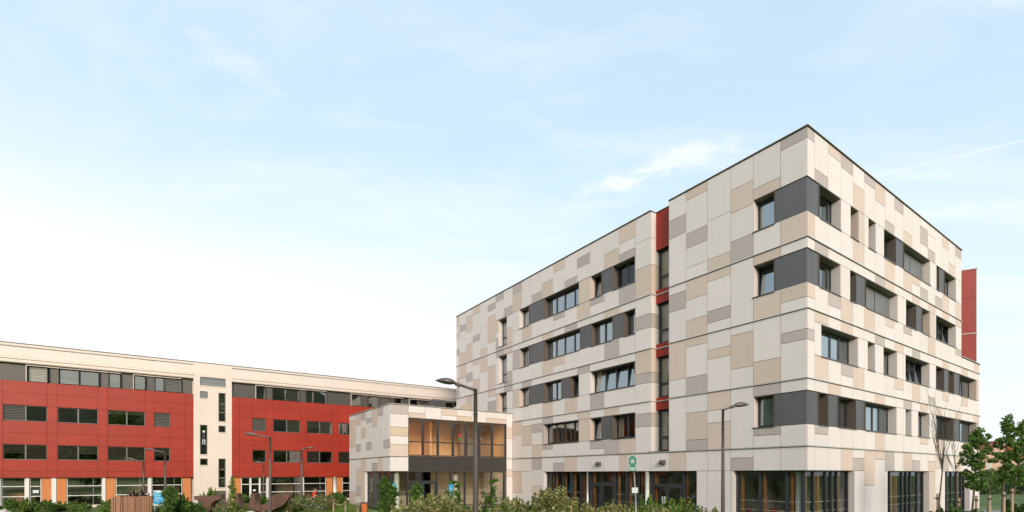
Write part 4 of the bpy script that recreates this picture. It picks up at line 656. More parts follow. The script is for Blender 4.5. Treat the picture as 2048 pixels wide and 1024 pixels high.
MB().box(.08,AV-.02,.08,AU-.04,AT-.3,AT-.2).build('roof',M['roof'],an)
c_=MB();c_.box(-.06,AV-.02,-.06,.3,AT,AT+.04);c_.box(-.06,.3,.3,AU+.05,AT,AT+.04);c_.build('coping',M['cope'],an)
r=MB();r.box(-.05,-.001,-.05,AU,AG-.012,AG+.02,0);r.box(-.03,-.001,0,AU,AG-.04,AG-.012,1);r.box(-.001,1.474,-.05,-.001,AG-.012,AG+.02,0);r.box(-.001,1.474,-.03,-.001,AG-.04,AG-.012,1);r.box(10.45,AV-.02,-.05,-.001,AG-.012,AG+.02,0)
r.build('drip_rail',[M['alu'],M['joint']],an)
MB().box(.4,AV-.05,.3,AU-.2,3.45,AG-.05).build('floor_slab',M['innerd'],an)
# dark spandrel boards under the band window
sp=[1.474,2.72,4.0,5.34,6.53,7.82,9.1,10.45]
for a,b in zip(sp,sp[1:]):panel('spandrel_panel','spandrel_panel',M['dkb'],an,east,a+.01,b-.01,.02,.045,AS+.02,AW-.03)
MB().box(1.48,10.45,.05,.3,AS-.0,AW-.02).build('spandrel_backing',M['joint'],an)
# band window
f=MB();bars(f,east,1.48,10.44,AW,AH,.06,.06,.16)
org=(5.9,.08,AW);w=f.build('band_window',M['frame'],an,org)
mids=[1.51]+sp[1:-1]+[10.41]
for a in sp[1:-1]:MB().box(a-.085,a+.085,.04,.19,AW+.05,AH-.05).build('mullion',M['frame'],w,org)
for i,(a,b) in enumerate(zip(mids,mids[1:])):
    MB().box(a+.07,b-.07,.065,.15,5.33,5.42).build('transom',M['frame'],w,org)
    for z0,z1 in((AW+.05,5.33),(5.42,AH-.05)):
        MB().quad([(a+.06,.1,z0),(b-.06,.1,z0),(b-.06,.1,z1),(a+.06,.1,z1)]).build('pane',M['gl_an'],w,org)
s=MB()
for q in range(6):
    aa=q*math.pi/3;s.box(5.86+.06*math.cos(aa),5.98+.06*math.cos(aa),.085,.095,5.98+.06*math.sin(aa),6.08+.06*math.sin(aa),0)
s.box(5.9,5.94,.086,.094,5.6,5.98,1);s.box(5.8,6.04,.087,.093,5.74,5.8,1);s.build('flower_sticker',[M['pinkd'],M['greend']],w,org)
# rooms behind
rm=MB();rm.box(.5,AV,4.3,4.4,AG,AH+.6,0);rm.box(1.2,1.3,.3,4.3,AG,AH+.6,0);rm.box(AV-.3,AV-.2,.3,4.3,AG,AH+.6,0);rm.box(1.2,AV-.1,.3,4.3,AH+.10,AH+.2,2)
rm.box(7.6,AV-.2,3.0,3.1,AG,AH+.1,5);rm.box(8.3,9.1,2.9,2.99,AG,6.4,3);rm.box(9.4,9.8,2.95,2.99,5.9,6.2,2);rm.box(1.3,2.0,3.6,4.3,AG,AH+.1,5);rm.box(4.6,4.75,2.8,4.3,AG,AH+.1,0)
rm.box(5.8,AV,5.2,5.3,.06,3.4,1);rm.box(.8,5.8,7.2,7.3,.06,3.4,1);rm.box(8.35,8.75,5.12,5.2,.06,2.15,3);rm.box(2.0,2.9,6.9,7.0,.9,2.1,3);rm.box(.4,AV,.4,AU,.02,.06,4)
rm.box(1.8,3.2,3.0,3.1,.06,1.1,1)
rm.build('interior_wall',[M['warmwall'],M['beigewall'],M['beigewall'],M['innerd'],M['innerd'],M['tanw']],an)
for x,y in((2.6,.5),(5.4,.5),(8.2,.5)):  # unseen lamps added above the window head to brighten the upper room
    MB().box(x-.8,x+.8,y-.16,y+.16,AH+.045,AH+.095).build('hidden_ceiling_lamp',M['lit'],an,(x,y,AH+.03))
for x,y in((2.6,2.4),(7.2,2.6),(9.6,2.2)):  # more added lamps, above the glazing and out of view, for the ground floor
    MB().box(x-.3,x+.3,y-.3,y+.3,3.36,3.42).build('hidden_ceiling_lamp',M['lit'],an,(x,y,3.36))
for x,y in((.75,.55),(6.0,.9)):
    m=MB();m.tube([(x,y,.02),(x,y,3.45)],.2,16);m.build('round_column',M['col'],an,(x,y,0),smooth=True)
front(an,east,.02,10.44,AS,[1.478,3.971,5.182,6.49,7.72,9.095,10.38],[],t=.16,gl='gl_an',doors=((1.55,3.92,2.25),),pw=.055,ends=False)
front(an,west,.2,5.72,AS,[.30,1.513,2.819,4.271,5.438],[],t=.16,gl='gl_an',pw=.055,ends=False)
MB().box(.13,.19,2.9,4.2,.1,AS-.02).build('grey_infill_panel',M['dk'],an,(.16,3.5,.1))
l=MB();l.box(.004,.3,5.716,5.735,.06,AS,0);l.box(.035,.3,.03,5.73,AS-.004,AS+.02,1);l.box(.3,10.44,.035,.4,AS-.004,AS+.019,1);l.build('reveal_lining',[M['w'],M['soffit']],an,(0,0,AS))
d=MB();n=20
d.prism([(.75+.0+.26*math.cos(2*math.pi*i/n)-.35,1.95+.26*math.sin(2*math.pi*i/n)) for i in range(n)],1,.300,.306)
d.box(.28,.34,.296,.2995,1.84,2.0,1);d.box(.36,.5,.296,.2995,1.9,2.06,1);d.box(.33,.46,.296,.2995,1.84,1.87,1)
d.build('disc_sign',[M['cyan'],M['white']],an,(.4,.3,1.95))
tagp=MB().box(5.0,5.35,.12,.125,1.2,2.05,0).box(5.05,5.3,.118,.1195,1.5,1.53,1).box(5.05,5.25,.118,.1195,1.4,1.42,1).box(5.05,5.3,.118,.1195,1.7,1.73,1);tagp.build('blue_notice',[M['blue'],M['white']],an,(5.2,.12,1.2))
# things on the annexe roof
AM=Matrix.Translation(Vector((AO[0],AO[1],0)))@Matrix.Rotation(MAIN_RZ,4,'Z')
t=thing('roof_fan_unit',AM@Vector((6.9,6.2,AT-.2)),'dark louvred fan unit on the flat annexe roof','fan unit',MAIN_RZ)
MB().box(-.55,.55,-.5,.5,0,1.75).build('casing',M['dk'],t,(0,0,0))
lv=MB()
for k in range(9):lv.box(-.47,.47,-.53,-.5,.15+k*.17,.24+k*.17)
lv.build('louvre',M['frame'],t,(0,-.5,.1));MB().box(-.58,.62,-.53,.53,1.75,1.8).build('lid',M['galv'],t,(0,0,1.75))
t=thing('roof_skylight',AM@Vector((9.3,5.4,AT-.2)),'pale curved skylight hood on the flat annexe roof, beside the tall block','skylight',MAIN_RZ)
d=MB();n=12;ar=[(1.3*math.cos(math.pi*i/n),1.25*math.sin(math.pi*i/n)) for i in range(n+1)]
d.prism([(x,z+.1) for x,z in ar],1,-.6,.6);d.build('curved_hood',M['curtain'],t,(0,0,0))
for k in(-.6,0,.6):
    rb=MB()
    for (x,z),(x2,z2) in zip(ar,ar[1:]):rb.tube([(x*1.02,k,z*1.02+.1),(x2*1.02,k,z2*1.02+.1)],.03,5)
    rb.build('rib',M['alu'],t,(0,k,.1))
MB().box(-1.4,1.4,-.7,.7,0,.15).build('kerb',M['galv'],t,(0,0,0))

# ------------------------------------------------------------------ red school building on the left
RRZ=math.atan2(.55624,.83102)
rb=thing('red_school_building',(RO[0],RO[1],0),'long red panelled building with a cream upper cornice and a cream stair bay','building',RRZ)
W0,W1=-12,46;RT=13.5
ZR=[10.46,9.5,8.5,7.2,6.25,5.3,4.05,3.1,2.57]
colsL=[-9.82,-7.19,-6.52,-3.85,-3.15,-.5,.15,2.8,3.43,6.08,6.73,9.38,10.03,11.24,12.41,13.08]
colsR=[16.25,16.91,18.05,19.29,19.95,22.56,23.21,25.84,26.5,29.13,29.8,32.43,33.1,35.7,36.4,39,39.7,42.3,43,45.6]
winL=[(-9.82,-7.19),(-6.52,-3.85),(-3.15,-.5),(.15,2.8),(3.43,6.08),(6.73,9.38),(10.03,11.24)]
winR=[(18.05,19.29),(19.95,22.56),(23.21,25.84),(26.5,29.13),(29.8,32.43),(33.1,35.7),(36.4,39),(39.7,42.3),(43,45.6)]
holes=[(a,b,z0,z1) for a,b in winL+winR for z0,z1 in((7.2,8.5),(4.05,5.3))]
cnt=0
for cols in(colsL,colsR):
    for a,b in zip(cols,cols[1:]):
        for z1,z0 in zip(ZR,ZR[1:]):
            if any(h[0]-.01<=a and b<=h[1]+.01 and h[2]-.01<=z0 and z1<=h[3]+.01 for h in holes):continue
            panel('red_panel','red_school_panel',M['red'],rb,east,a+.008,b-.008,0,.03,z0+.008,z1-.008)
wl=MB();sheet(wl,east,W0,13.08,2.57,10.46,holes,.06);sheet(wl,east,16.25,W1,2.57,10.46,holes,.06)
for s0,s1 in((W0,13.08),(16.25,W1)):
    wl.quad([(s0,.0,2.565),(s1,0,2.565),(s1,.5,2.565),(s0,.5,2.565)]);wl.quad([(s0,0,10.462),(s1,0,10.462),(s1,.5,10.462),(s0,.5,10.462)])
sheet(wl,east,W0,W1,0,RT-.1,[(W0+.5,12.9,10.47,12),(16.4,W1-.4,10.47,12),(W0+.5,12.9,.1,2.56),(16.4,W1-.5,.1,2.56),*holes,(13.1,16.2,.1,12.2)],.50,1)
wl.box(W0,W1,14.9,15,0,RT-.1,1);wl.box(W0,W0+.1,.5,15,0,RT-.1,1);wl.box(W1-.1,W1,.5,15,0,RT-.1,1)
wl.build('wall',[M['joint'],M['inner']],rb)
MB().box(W0,W1,0,15,RT-.3,RT-.2).build('roof',M['roof'],rb)
fs=MB()
for z in(.0,3.2,6.0,9.2,12.2):fs.box(W0+.1,W1-.1,.55,14.9,z,z+.2)
fs.build('floor_slab',M['innerd'],rb)
iw=MB();iw.box(W0+.2,W1-.2,5.5,5.6,.2,12.2)
for a in(-6.9,-.2,3.1,9.7,12.7,16.5,19.6,26.1,32.8,39.3):iw.box(a,a+.1,.8,5.5,.2,12.2)
iw.build('partition',M['inner'],rb)
# cornice: flat cream band with a rounded, slightly proud lower lip
for s0,s1 in((W0,13.08),(16.25,W1)):
    c=MB();c.prism([(.02,12.42),(-.10,12.38),(-.12,12.26),(-.05,12.2),(-.05,12.0),(.0,11.93),(.45,11.93),(.45,12.42)],0,s0,s1,0)
    c.build('cornice_lip',M['cornice'],rb,((s0+s1)/2,0,12))
c=MB();c.box(W0,13.08,.0,.4,12.43,RT);c.box(13.08,16.25,-.012,.4,12.43,RT);c.box(16.25,W1,0,.4,12.43,RT);c.build('cornice',M['cornice'],rb,(17,0,12.4))
c=MB();c.box(W0-.05,W1,-.05,.4,RT,RT+.05);c.build('coping',M['greymetal'],rb,(17,0,RT))
# cream stair bay with slot windows
slots=[(13.61,15.72,11.35,12.16),(13.6,14.23,10.13,10.79),(15.12,15.72,7.97,10.76),(13.6,14.2,4.74,7.58),(15.12,15.72,6.92,7.57),(13.6,14.23,3.71,4.36),(15.12,15.72,1.55,4.37)]
b=MB()
sheet(b,east,13.08,16.25,0,12.43,slots,-.012)
b.quad([(13.08,-.012,0),(13.08,.5,0),(13.08,.5,12.43),(13.08,-.012,12.43)]);b.quad([(16.25,-.012,0),(16.25,.5,0),(16.25,.5,12.43),(16.25,-.012,12.43)])
for a,b_,c_,d_ in slots:
    b.quad([(a,-.012,c_),(a,.2,c_),(a,.2,d_),(a,-.012,d_)]);b.quad([(b_,-.012,c_),(b_,.2,c_),(b_,.2,d_),(b_,-.012,d_)]);b.quad([(a,-.012,c_),(b_,-.012,c_),(b_,.2,c_),(a,.2,c_)]);b.quad([(a,-.012,d_),(b_,-.012,d_),(b_,.2,d_),(a,.2,d_)])
b.build('stair_bay_wall',M['render'],rb,(14.6,0,0))
MB().box(14.4,15.75,-.03,-.013,.02,1.25).build('plinth_panel',M['greymetal'],rb,(15,0,0))
def slats(mb,a,b,z0,z1,t,step=.09,m=0,ang=.05):
    z=z1-.03
    while z>z0+.02:
        mb.quad([(a,t,z),(b,t,z),(b,t-ang,z-step*.62),(a,t-ang,z-step*.62)],m);z-=step
for i,(a,b_,c_,d_) in enumerate(slots):
    o=((a+b_)/2,.1,c_);f=MB();bars(f,east,a+.01,b_-.01,c_+.01,d_-.01,.05,.08,.15)
    if d_-c_>2:f.box(a+.05,b_-.05,.08,.14,c_+.33*(d_-c_),c_+.33*(d_-c_)+.05)
    w=f.build('slot_window',M['gframe'],rb,o)
    MB().quad([(a+.05,.11,c_+.05),(b_-.05,.11,c_+.05),(b_-.05,.11,d_-.05),(a+.05,.11,d_-.05)]).build('pane',M['gl_red'],w,o)
    MB().box(a-.04,b_+.04,-.06,.05,c_-.06,c_+.004).build('sill',M['cornice'],w,o)
    if i==3:
        p=MB();p.box(a+.2,a+.41,.095,.105,6.2,6.75,1);p.box(a+.2,a+.26,.092,.103,5.75,6.2,0);p.box(a+.36,a+.42,.092,.103,5.75,6.2,0);p.box(a+.22,a+.39,.09,.102,6.85,7.05,0)
        p.build('figure_sticker',[M['paleb'],M['blackm']],w,o)
    if i in(2,6,0):
        s=MB();s.box(a+.06,b_-.06,.5,.6,c_+.3*(d_-c_),c_+.36*(d_-c_));s.box(a+.06,b_-.06,.5,.6,c_+.6*(d_-c_),c_+.66*(d_-c_));s.build('stair_flight',M['inner'],w,o)
rr=random.Random(11)
def rwin(a,b,z0,z1,t=.16,mull=True,kinds=None,name='ribbon_window'):
    o=((a+b)/2,t,z0);f=MB();bars(f,east,a+.01,b-.01,z0+.01,z1-.01,.05,t-.05,t+.03)
    mid=(a+b)/2
    bays=[(a+.06,b-.06)]
    if mull:f.box(mid-.05,mid+.05,t-.05,t+.03,z0+.06,z1-.06);bays=[(a+.06,mid-.05),(mid+.05,b-.06)]
    w=f.build(name,M['gframe'],rb,o)
    l=MB();l.box(a+.002,a+.01,.005,t,z0,z1);l.box(b-.01,b-.002,.005,t,z0,z1);l.box(a,b,.005,t,z1-.01,z1-.002);l.box(a,b,-.03,t,z0-.002,z0+.012);l.build('reveal_lining',M['redd'] if t<.3 else M['greymetal'],w,o)
    for i,(p,q) in enumerate(bays):
        MB().quad([(p,t,z0+.06),(q,t,z0+.06),(q,t,z1-.06),(p,t,z1-.06)]).build('pane',M['gl_red'],w,o)
        k=(kinds[i] if kinds else rr.choice('bbhno'))
        if k=='n':continue
        low={'b':z0+.07,'h':z0+.45*(z1-z0),'o':z0+.72*(z1-z0),'L':z0+.07}[k]
        s=MB();slats(s,p+.02,q-.02,low,z1-.07,t-.02 if k in'bL' and rr.random()<.5 else t+.07,step=.13,ang=.07)
        if k!='n':tag(s.build('venetian_blind',M['lightblind' if k=='L' else 'blind'],w,o),kind='stuff')
KIND={.15:('b','n'),3.43:('n','n'),6.73:('o','o'),10.03:('b','b'),18.05:('b','b'),19.95:('n','b'),23.21:('h','b')}
KIND2={.15:('h','b'),3.43:('b','h'),6.73:('b','b'),10.03:('h','h'),18.05:('n','n'),19.95:('n','n'),23.21:('b','n')}
for a,b in winL+winR:
    rwin(a,b,7.2,8.5,mull=b-a>2,kinds=KIND.get(a));rwin(a,b,4.05,5.3,mull=b-a>2,kinds=KIND2.get(a))
# recessed top storey: ribbed grey boards and windows
top=[(-11.5,-9,'g'),(-9,-7.6,'b'),(-7.6,-6.9,'g'),(-6.9,-5.6,'n'),(-5.6,-4.3,'b'),(-4.3,-3.4,'g'),(-3.4,-2.6,'n'),(-2.6,1.5,'g'),(1.56,2.82,'L'),(2.82,3.5,'g'),(3.5,4.8,'b'),(4.82,6.12,'n'),(6.12,6.78,'g'),(6.78,7.6,'h'),(7.6,8.55,'g'),(8.57,9.38,'n'),(9.38,10.08,'g'),(10.08,10.76,'n'),(10.78,12.1,'b'),(12.1,12.92,'g'),
 (16.42,18.4,'g'),(18.42,19.22,'n'),(19.22,19.93,'g'),(19.93,21.16,'n'),(21.18,22.48,'b'),(22.48,23.18,'g'),(23.18,23.92,'n'),(23.94,25.25,'n'),(25.25,27.95,'g'),(27.95,29.04,'n'),(29.04,29.82,'g'),(29.82,31.1,'n'),(31.12,32.4,'b'),(32.4,33,'g'),(33,33.98,'n'),(33.98,34.9,'g'),(34.9,36.0,'n'),(36.02,37.5,'b'),(37.5,38.2,'g'),(38.2,39.5,'n'),(39.5,40.8,'b'),(40.8,45.6,'g')]
for a,b,k in top:
    if k=='g':
        if b-a<1:panel('grey_infill_panel','grey_infill',M['greymetal'],rb,east,a+.01,b-.01,.36,.39,10.47,11.92)
        else:
            s=MB();z=10.48
            while z<11.95:s.box(a+.01,b-.01,.34,.38,z,z+.075);s.box(a+.01,b-.01,.36,.38,z+.075,z+.105);z+=.105
            s.build('grey_ribbed_panel',M['greymetal'],rb,((a+b)/2,.36,10.5))
    else:rwin(a,b,10.5,11.78,t=.38,mull=False,kinds=(k,),name='upper_window')
for a,b in((1.52,7.62),(8.55,12.12),(18.4,25.27),(27.93,34.0),(34.8,40.82)):
    fr=MB();fr.box(a,b,.16,.34,11.79,11.86);fr.box(a-.05,a,.16,.34,10.47,11.86);fr.build('pale_window_surround',M['cornice'],rb,((a+b)/2,.2,11.8))
# ground floor: glazing with white bars, orange boards, white columns
gl=[(-11.4,-8.5),(-7.6,-4.6),(-3.6,-.2),(.02,1.43),(1.70,2.40),(3.99,6.35),(7.27,9.60),(9.86,12.18),(17.05,18.76),(18.80,19.38),(19.76,22.75),(22.94,25.22),(26.96,30.2),(31.0,34),(35,38),(39,42)]
orr=[(2.42,3.04),(3.36,3.97),(6.6,7.25),(12.22,12.86),(16.45,17.05),(25.26,25.88),(26.36,26.93),(-8.4,-7.8),(-4.4,-3.8),(30.3,30.9),(34.1,34.8)]
for k,(a,b) in enumerate(gl):
    o=((a+b)/2,.3,.2);door=abs(a-17.05)<.01
    f=MB();bars(f,east,a,b,.16,2.56,.05 if not door else .09,.26,.36)
    if door:
        for q in((a+b)/2,):f.box(q-.09,q+.09,.255,.36,.2,2.5)
        f.box(a,b,.255,.36,1.80,1.88);f.box(a-.08,a,.25,.36,.16,2.56)
    else:
        for z in(1.86,1.03):f.box(a+.03,b-.03,.255,.35,z-.03,z+.03)
    w=f.build('white_glazed_door' if door else 'ground_window',M['wframe'],rb,o)
    x=a
    bays=[a+.05]+([b-.62] if b-a>2.2 else [])+[b-.05]
    for p,q in zip(bays,bays[1:]):
        MB().quad([(p,.3,.2),(q,.3,.2),(q,.3,2.52),(p,.3,2.52)]).build('pane',M['gl_red'],w,o)
    if b-a>2.2:MB().box(b-.65,b-.59,.27,.34,.2,2.5).build('mullion',M['gframe'],w,o)
    if k in(4,):
        p=MB();p.box(a+.1,b-.1,.285,.295,1.25,1.6);p.box(a+.17,b-.17,.283,.2845,1.31,1.54,1);p.build('poster',[M['blackm'],M['paleb']],w,o)
    if door:MB().box(b-.62,b-.38,.285,.295,1.15,1.32).build('paper_notice',M['paper'],w,o)
for a,b in orr:
    n=4
    for k in range(n):
        u=a+(b-a)*k/n;panel('orange_board','orange_board',M['orange'],rb,east,u+.004,u+(b-a)/n-.004,.2,.23,.3,2.56)
for a,b in((1.45,1.68),(3.05,3.35),(6.37,6.57),(9.62,9.84),(18.76,18.80),(19.40,19.7),(22.76,22.92),(-.16,.0)):MB().box(a,b,.12,.42,.0,2.56).build('white_pier',M['wframe'],rb,((a+b)/2,.2,0))
for x in(26.12,):
    m=MB();m.tube([(x,.1,0),(x,.1,2.56)],.2,16);m.build('round_column',M['wframe'],rb,(x,.1,0),smooth=True)
MB().box(W0,13.08,.05,.5,0,.2).box(16.25,W1,.05,.5,0,.2).build('plinth',M['cornice'],rb,(10,.2,0))
iw=MB();iw.box(.1,1.3,1.6,1.7,.2,1.3,0);iw.box(20.6,22.4,3,3.1,.6,2.2,1);iw.box(7.3,9.4,2.5,2.6,.2,2.4,1);iw.box(10,12,3.5,3.6,.2,2.4,1);iw.build('interior_furniture',[M['orange'],M['beigewall']],rb,(10,2,0))

# ------------------------------------------------------------------ street lamps
def lamp(x,y,top,az,label,pole_r=(.085,.05),arm=.62,head=.62,cat='street lamp'):
    t=thing('street_lamp',(x,y,0),label,'street lamp',0,'curved head street lamps')
    p=MB();zz=[0,.05,top*.35,top*.72,top];p.tube([(0,0,z) for z in zz],[pole_r[0]*1.05,pole_r[0],pole_r[0]*.92,pole_r[1]*1.15,pole_r[1]],14)
    p.build('pole',M['lampm'],t,smooth=True)
    MB().tube([(0,0,top*.86),(0,0,top*.86+.02)],pole_r[1]*1.35,14).build('collar',M['blackm'],t,(0,0,top*.86))
    MB().tube([(0,0,0),(0,0,.03)],.2,16).build('base_flange',M['galv'],t,(0,0,0));MB().box(-.045,.045,-pole_r[0]*1.0-.012,-.03,.7,1.15).build('service_door',M['lampm'],t,(0,-.08,.7))
    ca,sa=math.cos(az),math.sin(az)
    def q(a,b,z):return (ca*a-sa*b,sa*a+ca*b,z)
    MB().tube([q(-.03,0,top-.035),q(arm*.5,0,top+.045),q(arm,0,top+.12)],[pole_r[1]*.85,pole_r[1]*.75,pole_r[1]*.7],10).build('arm',M['lampm'],t,q(0,0,top),smooth=True)
    MB().tube([q(arm-.06,0,top+.10),q(arm+.1,0,top+.135)],[.05,.055],8).tube([q(arm-.02,0,top+.07),q(arm-.0,0,top+.03)],.022,6).build('bracket',M['lampm'],t,q(arm,0,top+.1),smooth=True)
    # almond shaped head: lofted cross sections, flat underside
    h=MB();NS=14;K=12;rows=[]
    for i in range(NS+1):
        s=i/NS;wd=.155*math.sin(math.pi*min(1,(s*.97+.03))**.85)**.75+.004;hh=.115*math.sin(math.pi*s**.8)**.8+.006
        z0=top+.155+.05*s;row=[]
        for k in range(K):
            an=2*math.pi*k/K;zz=math.sin(an);row.append(q(arm+.06+head*s,wd*math.cos(an),z0+(hh*zz if zz>0 else hh*.55*zz)))
        rows.append(row)
    n=0
    for row in rows:h.v+=row
    for i in range(NS):
        for k in range(K):h.f.append((i*K+k,i*K+(k+1)%K,(i+1)*K+(k+1)%K,(i+1)*K+k));h.m.append(0)
    h.f.append(tuple(range(K)));h.m.append(0);h.f.append(tuple(NS*K+k for k in range(K)));h.m.append(0)
    h.build('lamp_head',M['lampm'],t,q(arm+.3,0,top+.15),smooth=True)
    g_=MB();e=[q(arm+.06+head*(.42+.26*math.cos(2*math.pi*k/16)),.095*math.sin(2*math.pi*k/16),top+.155+.05*(.42+.26*math.cos(2*math.pi*k/16))-.052) for k in range(16)]
    g_.quad(e);e2=[(x_,y_,z_+.02) for x_,y_,z_ in e];
    for k in range(16):g_.quad([e[k],e[(k+1)%16],e2[(k+1)%16],e2[k]])
    g_.build('lens',M['lampg'],t,q(arm+.3,0,top+.1))
    return t
lamp(-1.06,14.5,5.36,R(180+12),'tall street lamp nearest the viewer, its head pointing left in front of the annexe',(.088,.055),arm=.50,head=.60)
lamp(7.78,18.4,5.27,R(12),'street lamp in front of the school corner, its head pointing right',(.075,.046),arm=.38,head=.66)
lamp(-15.03,31,5.16,R(180),'thick street lamp standing before the red wall right of the cream stair bay',(.095,.06),arm=.75,head=.85)
lamp(-19.4,46,5.1,R(5),'thin street lamp behind the sculpture, its head pointing right',(.12,.08),arm=.35,head=.75)
lamp(-26.42,38,4.55,R(180),'street lamp beside the blue notice board',(.095,.06),arm=.75,head=.8)
lamp(-29.54,40,3.9,R(180),'short street lamp above the timber palisade',(.09,.06),arm=.7,head=.8)
lamp(-22.41,45,3.75,R(178),'smallest street lamp, in front of the white glazed door',(.08,.055),arm=.1,head=.75)

# ------------------------------------------------------------------ assembly point sign
t=thing('assembly_sign',(4.96,20,.21),'green and white assembly point sign on a slightly bent grey post','sign')
MB().tube([(0.02,0,-.21),(.0,0,1.6),(-.06,0,2.6),(-.10,0,2.9)],.038,12).build('post',M['galv'],t,smooth=True)
MB().tube([(-.10,0,2.86),(-.135,0,3.36)],.025,8).build('post_tip',M['galv'],t,(-.1,0,2.9))
pb=MB();pb.box(-.31,.03,-.05,-.035,2.80,3.42,0)
pb.build('sign_plate',M['gsign'],t,(-.13,-.04,2.8))
wm=MB();y0,y1=-.0535,-.0505
def wb(x0,x1,z0,z1):wm.box(x0,x1,y0,y1,z0,z1)
wb(-.31,-.30,2.8,3.42);wb(.02,.03,2.8,3.42);wb(-.30,.02,3.41,3.42);wb(-.30,.02,2.925,2.94);wb(-.30,.02,2.835,2.85);wb(-.23,-.17,2.87,2.90);wb(-.16,-.12,2.87,2.90);wb(-.11,-.05,2.87,2.90)
cx,cz=-.14,3.19
for sx in(-1,1):
    for sz in(-1,1):
        ax,az_=cx+sx*.095,cz+sz*.14
        wm.quad([(ax,y0,az_),(ax+sx*.045,y0,az_+sz*.01),(ax+sx*.035,y0,az_+sz*.045),(ax+sx*.01,y0,az_+sz*.05)]);wb(min(ax,ax+sx*.05),max(ax,ax+sx*.05),min(az_+sz*.03,az_+sz*.06),max(az_+sz*.03,az_+sz*.06))
for dx_,dz_,r_ in((0,.05,.032),(-.045,.02,.03),(.045,.02,.03),(0,0,.05),(-.035,-.04,.035),(.035,-.04,.035)):
    wm.quad([(cx+dx_+r_*math.cos(2*math.pi*k/10),y0-.0005*(1+k%1),cz+dz_+r_*math.sin(2*math.pi*k/10)) for k in range(10)])
wm.build('sign_print',M['white'],t,(-.13,-.05,2.8))
MB().box(-.17,.07,-.07,-.045,1.92,2.14).build('small_plate',M['paleb'],t,(-.05,-.05,2.08))
# ------------------------------------------------------------------ plants
def leaf_quads(pts,size,rng,up=.35,aspect=1.7,nm=1,weights=None,fold=True):
    mb=MB()
    for p in pts:
        n=Vector((rng.gauss(0,1),rng.gauss(0,1),rng.gauss(up,1)));n.normalize()
        a=n.cross(Vector((rng.gauss(0,1),rng.gauss(0,1),rng.gauss(0,1))));
        if a.length<1e-3:continue
        a.normalize();b=n.cross(a);s=size*rng.uniform(.65,1.3);p=Vector(p)
        L=a*s*.5*aspect;W=b*s*.5;m=rng.choices(range(nm),weights)[0] if nm>1 else 0
        i=len(mb.v);mb.v+=[tuple(p-L),tuple(p+W*.9+n*s*.12),tuple(p+L),tuple(p-W*.9+n*s*.12)]
        mb.f+=[(i,i+1,i+2),(i,i+2,i+3)];mb.m+=[m,m]
    return mb
def blob_pts(rng,n,clumps):
    out=[]
    tot=sum(c[3]**2 for c in clumps)
    for cx,cy,cz,r,sz in clumps:
        for _ in range(int(n*r*r/tot)+1):
            d=Vector((rng.gauss(0,1),rng.gauss(0,1),rng.gauss(0,1))).normalized()*r*(rng.random()**.45)
            out.append((cx+d.x,cy+d.y,max(.03,cz+d.z*sz)))
    return out
def shrub_mesh(seed,w,h,n,size,mats,weights,spiky=0,aspect=1.7,up=.35):
    rng=random.Random(seed);cl=[]
    k=int(10+w*6)
    for i in range(k):
        a=rng.random()*6.28;r=w*.5*math.sqrt(rng.random())*.85;z=h*(.18+.62*rng.random()*(1-(r/(w*.5))**2*.55))
        cl.append((r*math.cos(a),r*math.sin(a),z,rng.uniform(.10,.2)*min(w,h)+.05,1))
    pts=blob_pts(rng,n,cl)
    stems=MB()
    for c in cl[::1]:
        stems.tube([(c[0]*.15,c[1]*.15,0),(c[0]*.6,c[1]*.6,c[2]*.55),(c[0],c[1],c[2])],[.012,.009,.005],4,cap=False)
    for _ in range(int(spiky)):
        a=rng.random()*6.28;r=w*.42*math.sqrt(rng.random());x,y=r*math.cos(a),r*math.sin(a);hh=h*rng.uniform(.8,1.12)*(1-.35*(r/(w*.5))**2)
        stems.tube([(x*.5,y*.5,h*.2),(x,y,hh)],[.008,.003],4,cap=False)
        q=h*.35
        while q<hh:
            f=q/hh;s_=.10*(1.1-f)
            for _k in range(3):pts.append((x*(.5+.5*f)+rng.gauss(0,s_),y*(.5+.5*f)+rng.gauss(0,s_),q+rng.gauss(0,.02)))
            q+=.035
    lm=leaf_quads(pts,size,rng,up,aspect,len(mats),weights)
    return lm.mesh('foliage',[LF[m] for m in mats]),stems.mesh('stems',[M['twig']])
SH={}
def shrub_kind(key,*a,**k):SH[key]=shrub_mesh(*a,**k)
shrub_kind('var1',21,2.0,2.1,5600,.066,['pal','yel','oli','mid','brn','dkg'],[3,3.2,3.5,2.5,.4,2],spiky=46)
shrub_kind('var2',22,1.8,1.9,5000,.066,['pal','yel','oli','mid','brn','dkg'],[2.5,4,3,3,.6,2],spiky=40)
shrub_kind('var3',23,2.2,1.8,5600,.066,['pal','yel','oli','mid','brn','dkg'],[2,2,4,4,.3,2.5],spiky=36)
shrub_kind('grn1',24,1.7,1.9,2600,.095,['mid','dkg','bri'],[4,4,2],spiky=20)
shrub_kind('grn2',25,1.6,1.8,2600,.085,['bri','mid','yel'],[6,3,1.5],spiky=34)
shrub_kind('dark',26,2.4,1.9,4200,.10,['dkg','mid'],[6,2],spiky=10)
shrub_kind('low1',27,1.5,1.1,1700,.09,['mid','dkg','bri'],[4,3,1.5],spiky=12)
shrub_kind('low2',28,1.2,1.0,1300,.09,['bri','mid','oli'],[2,4,2],spiky=12)
shrub_kind('ros1',29,2.0,1.4,2400,.085,['mid','oli','pnk','wht','brn'],[5,4,1.8,.5,1],spiky=26)
shrub_kind('ros2',30,2.2,1.3,2400,.085,['mid','oli','pnk','wht','dkg'],[5,4,.5,1.6,2],spiky=16)
shrub_kind('purp',31,2.2,1.6,2200,.09,['purp','brn'],[6,1],spiky=18)
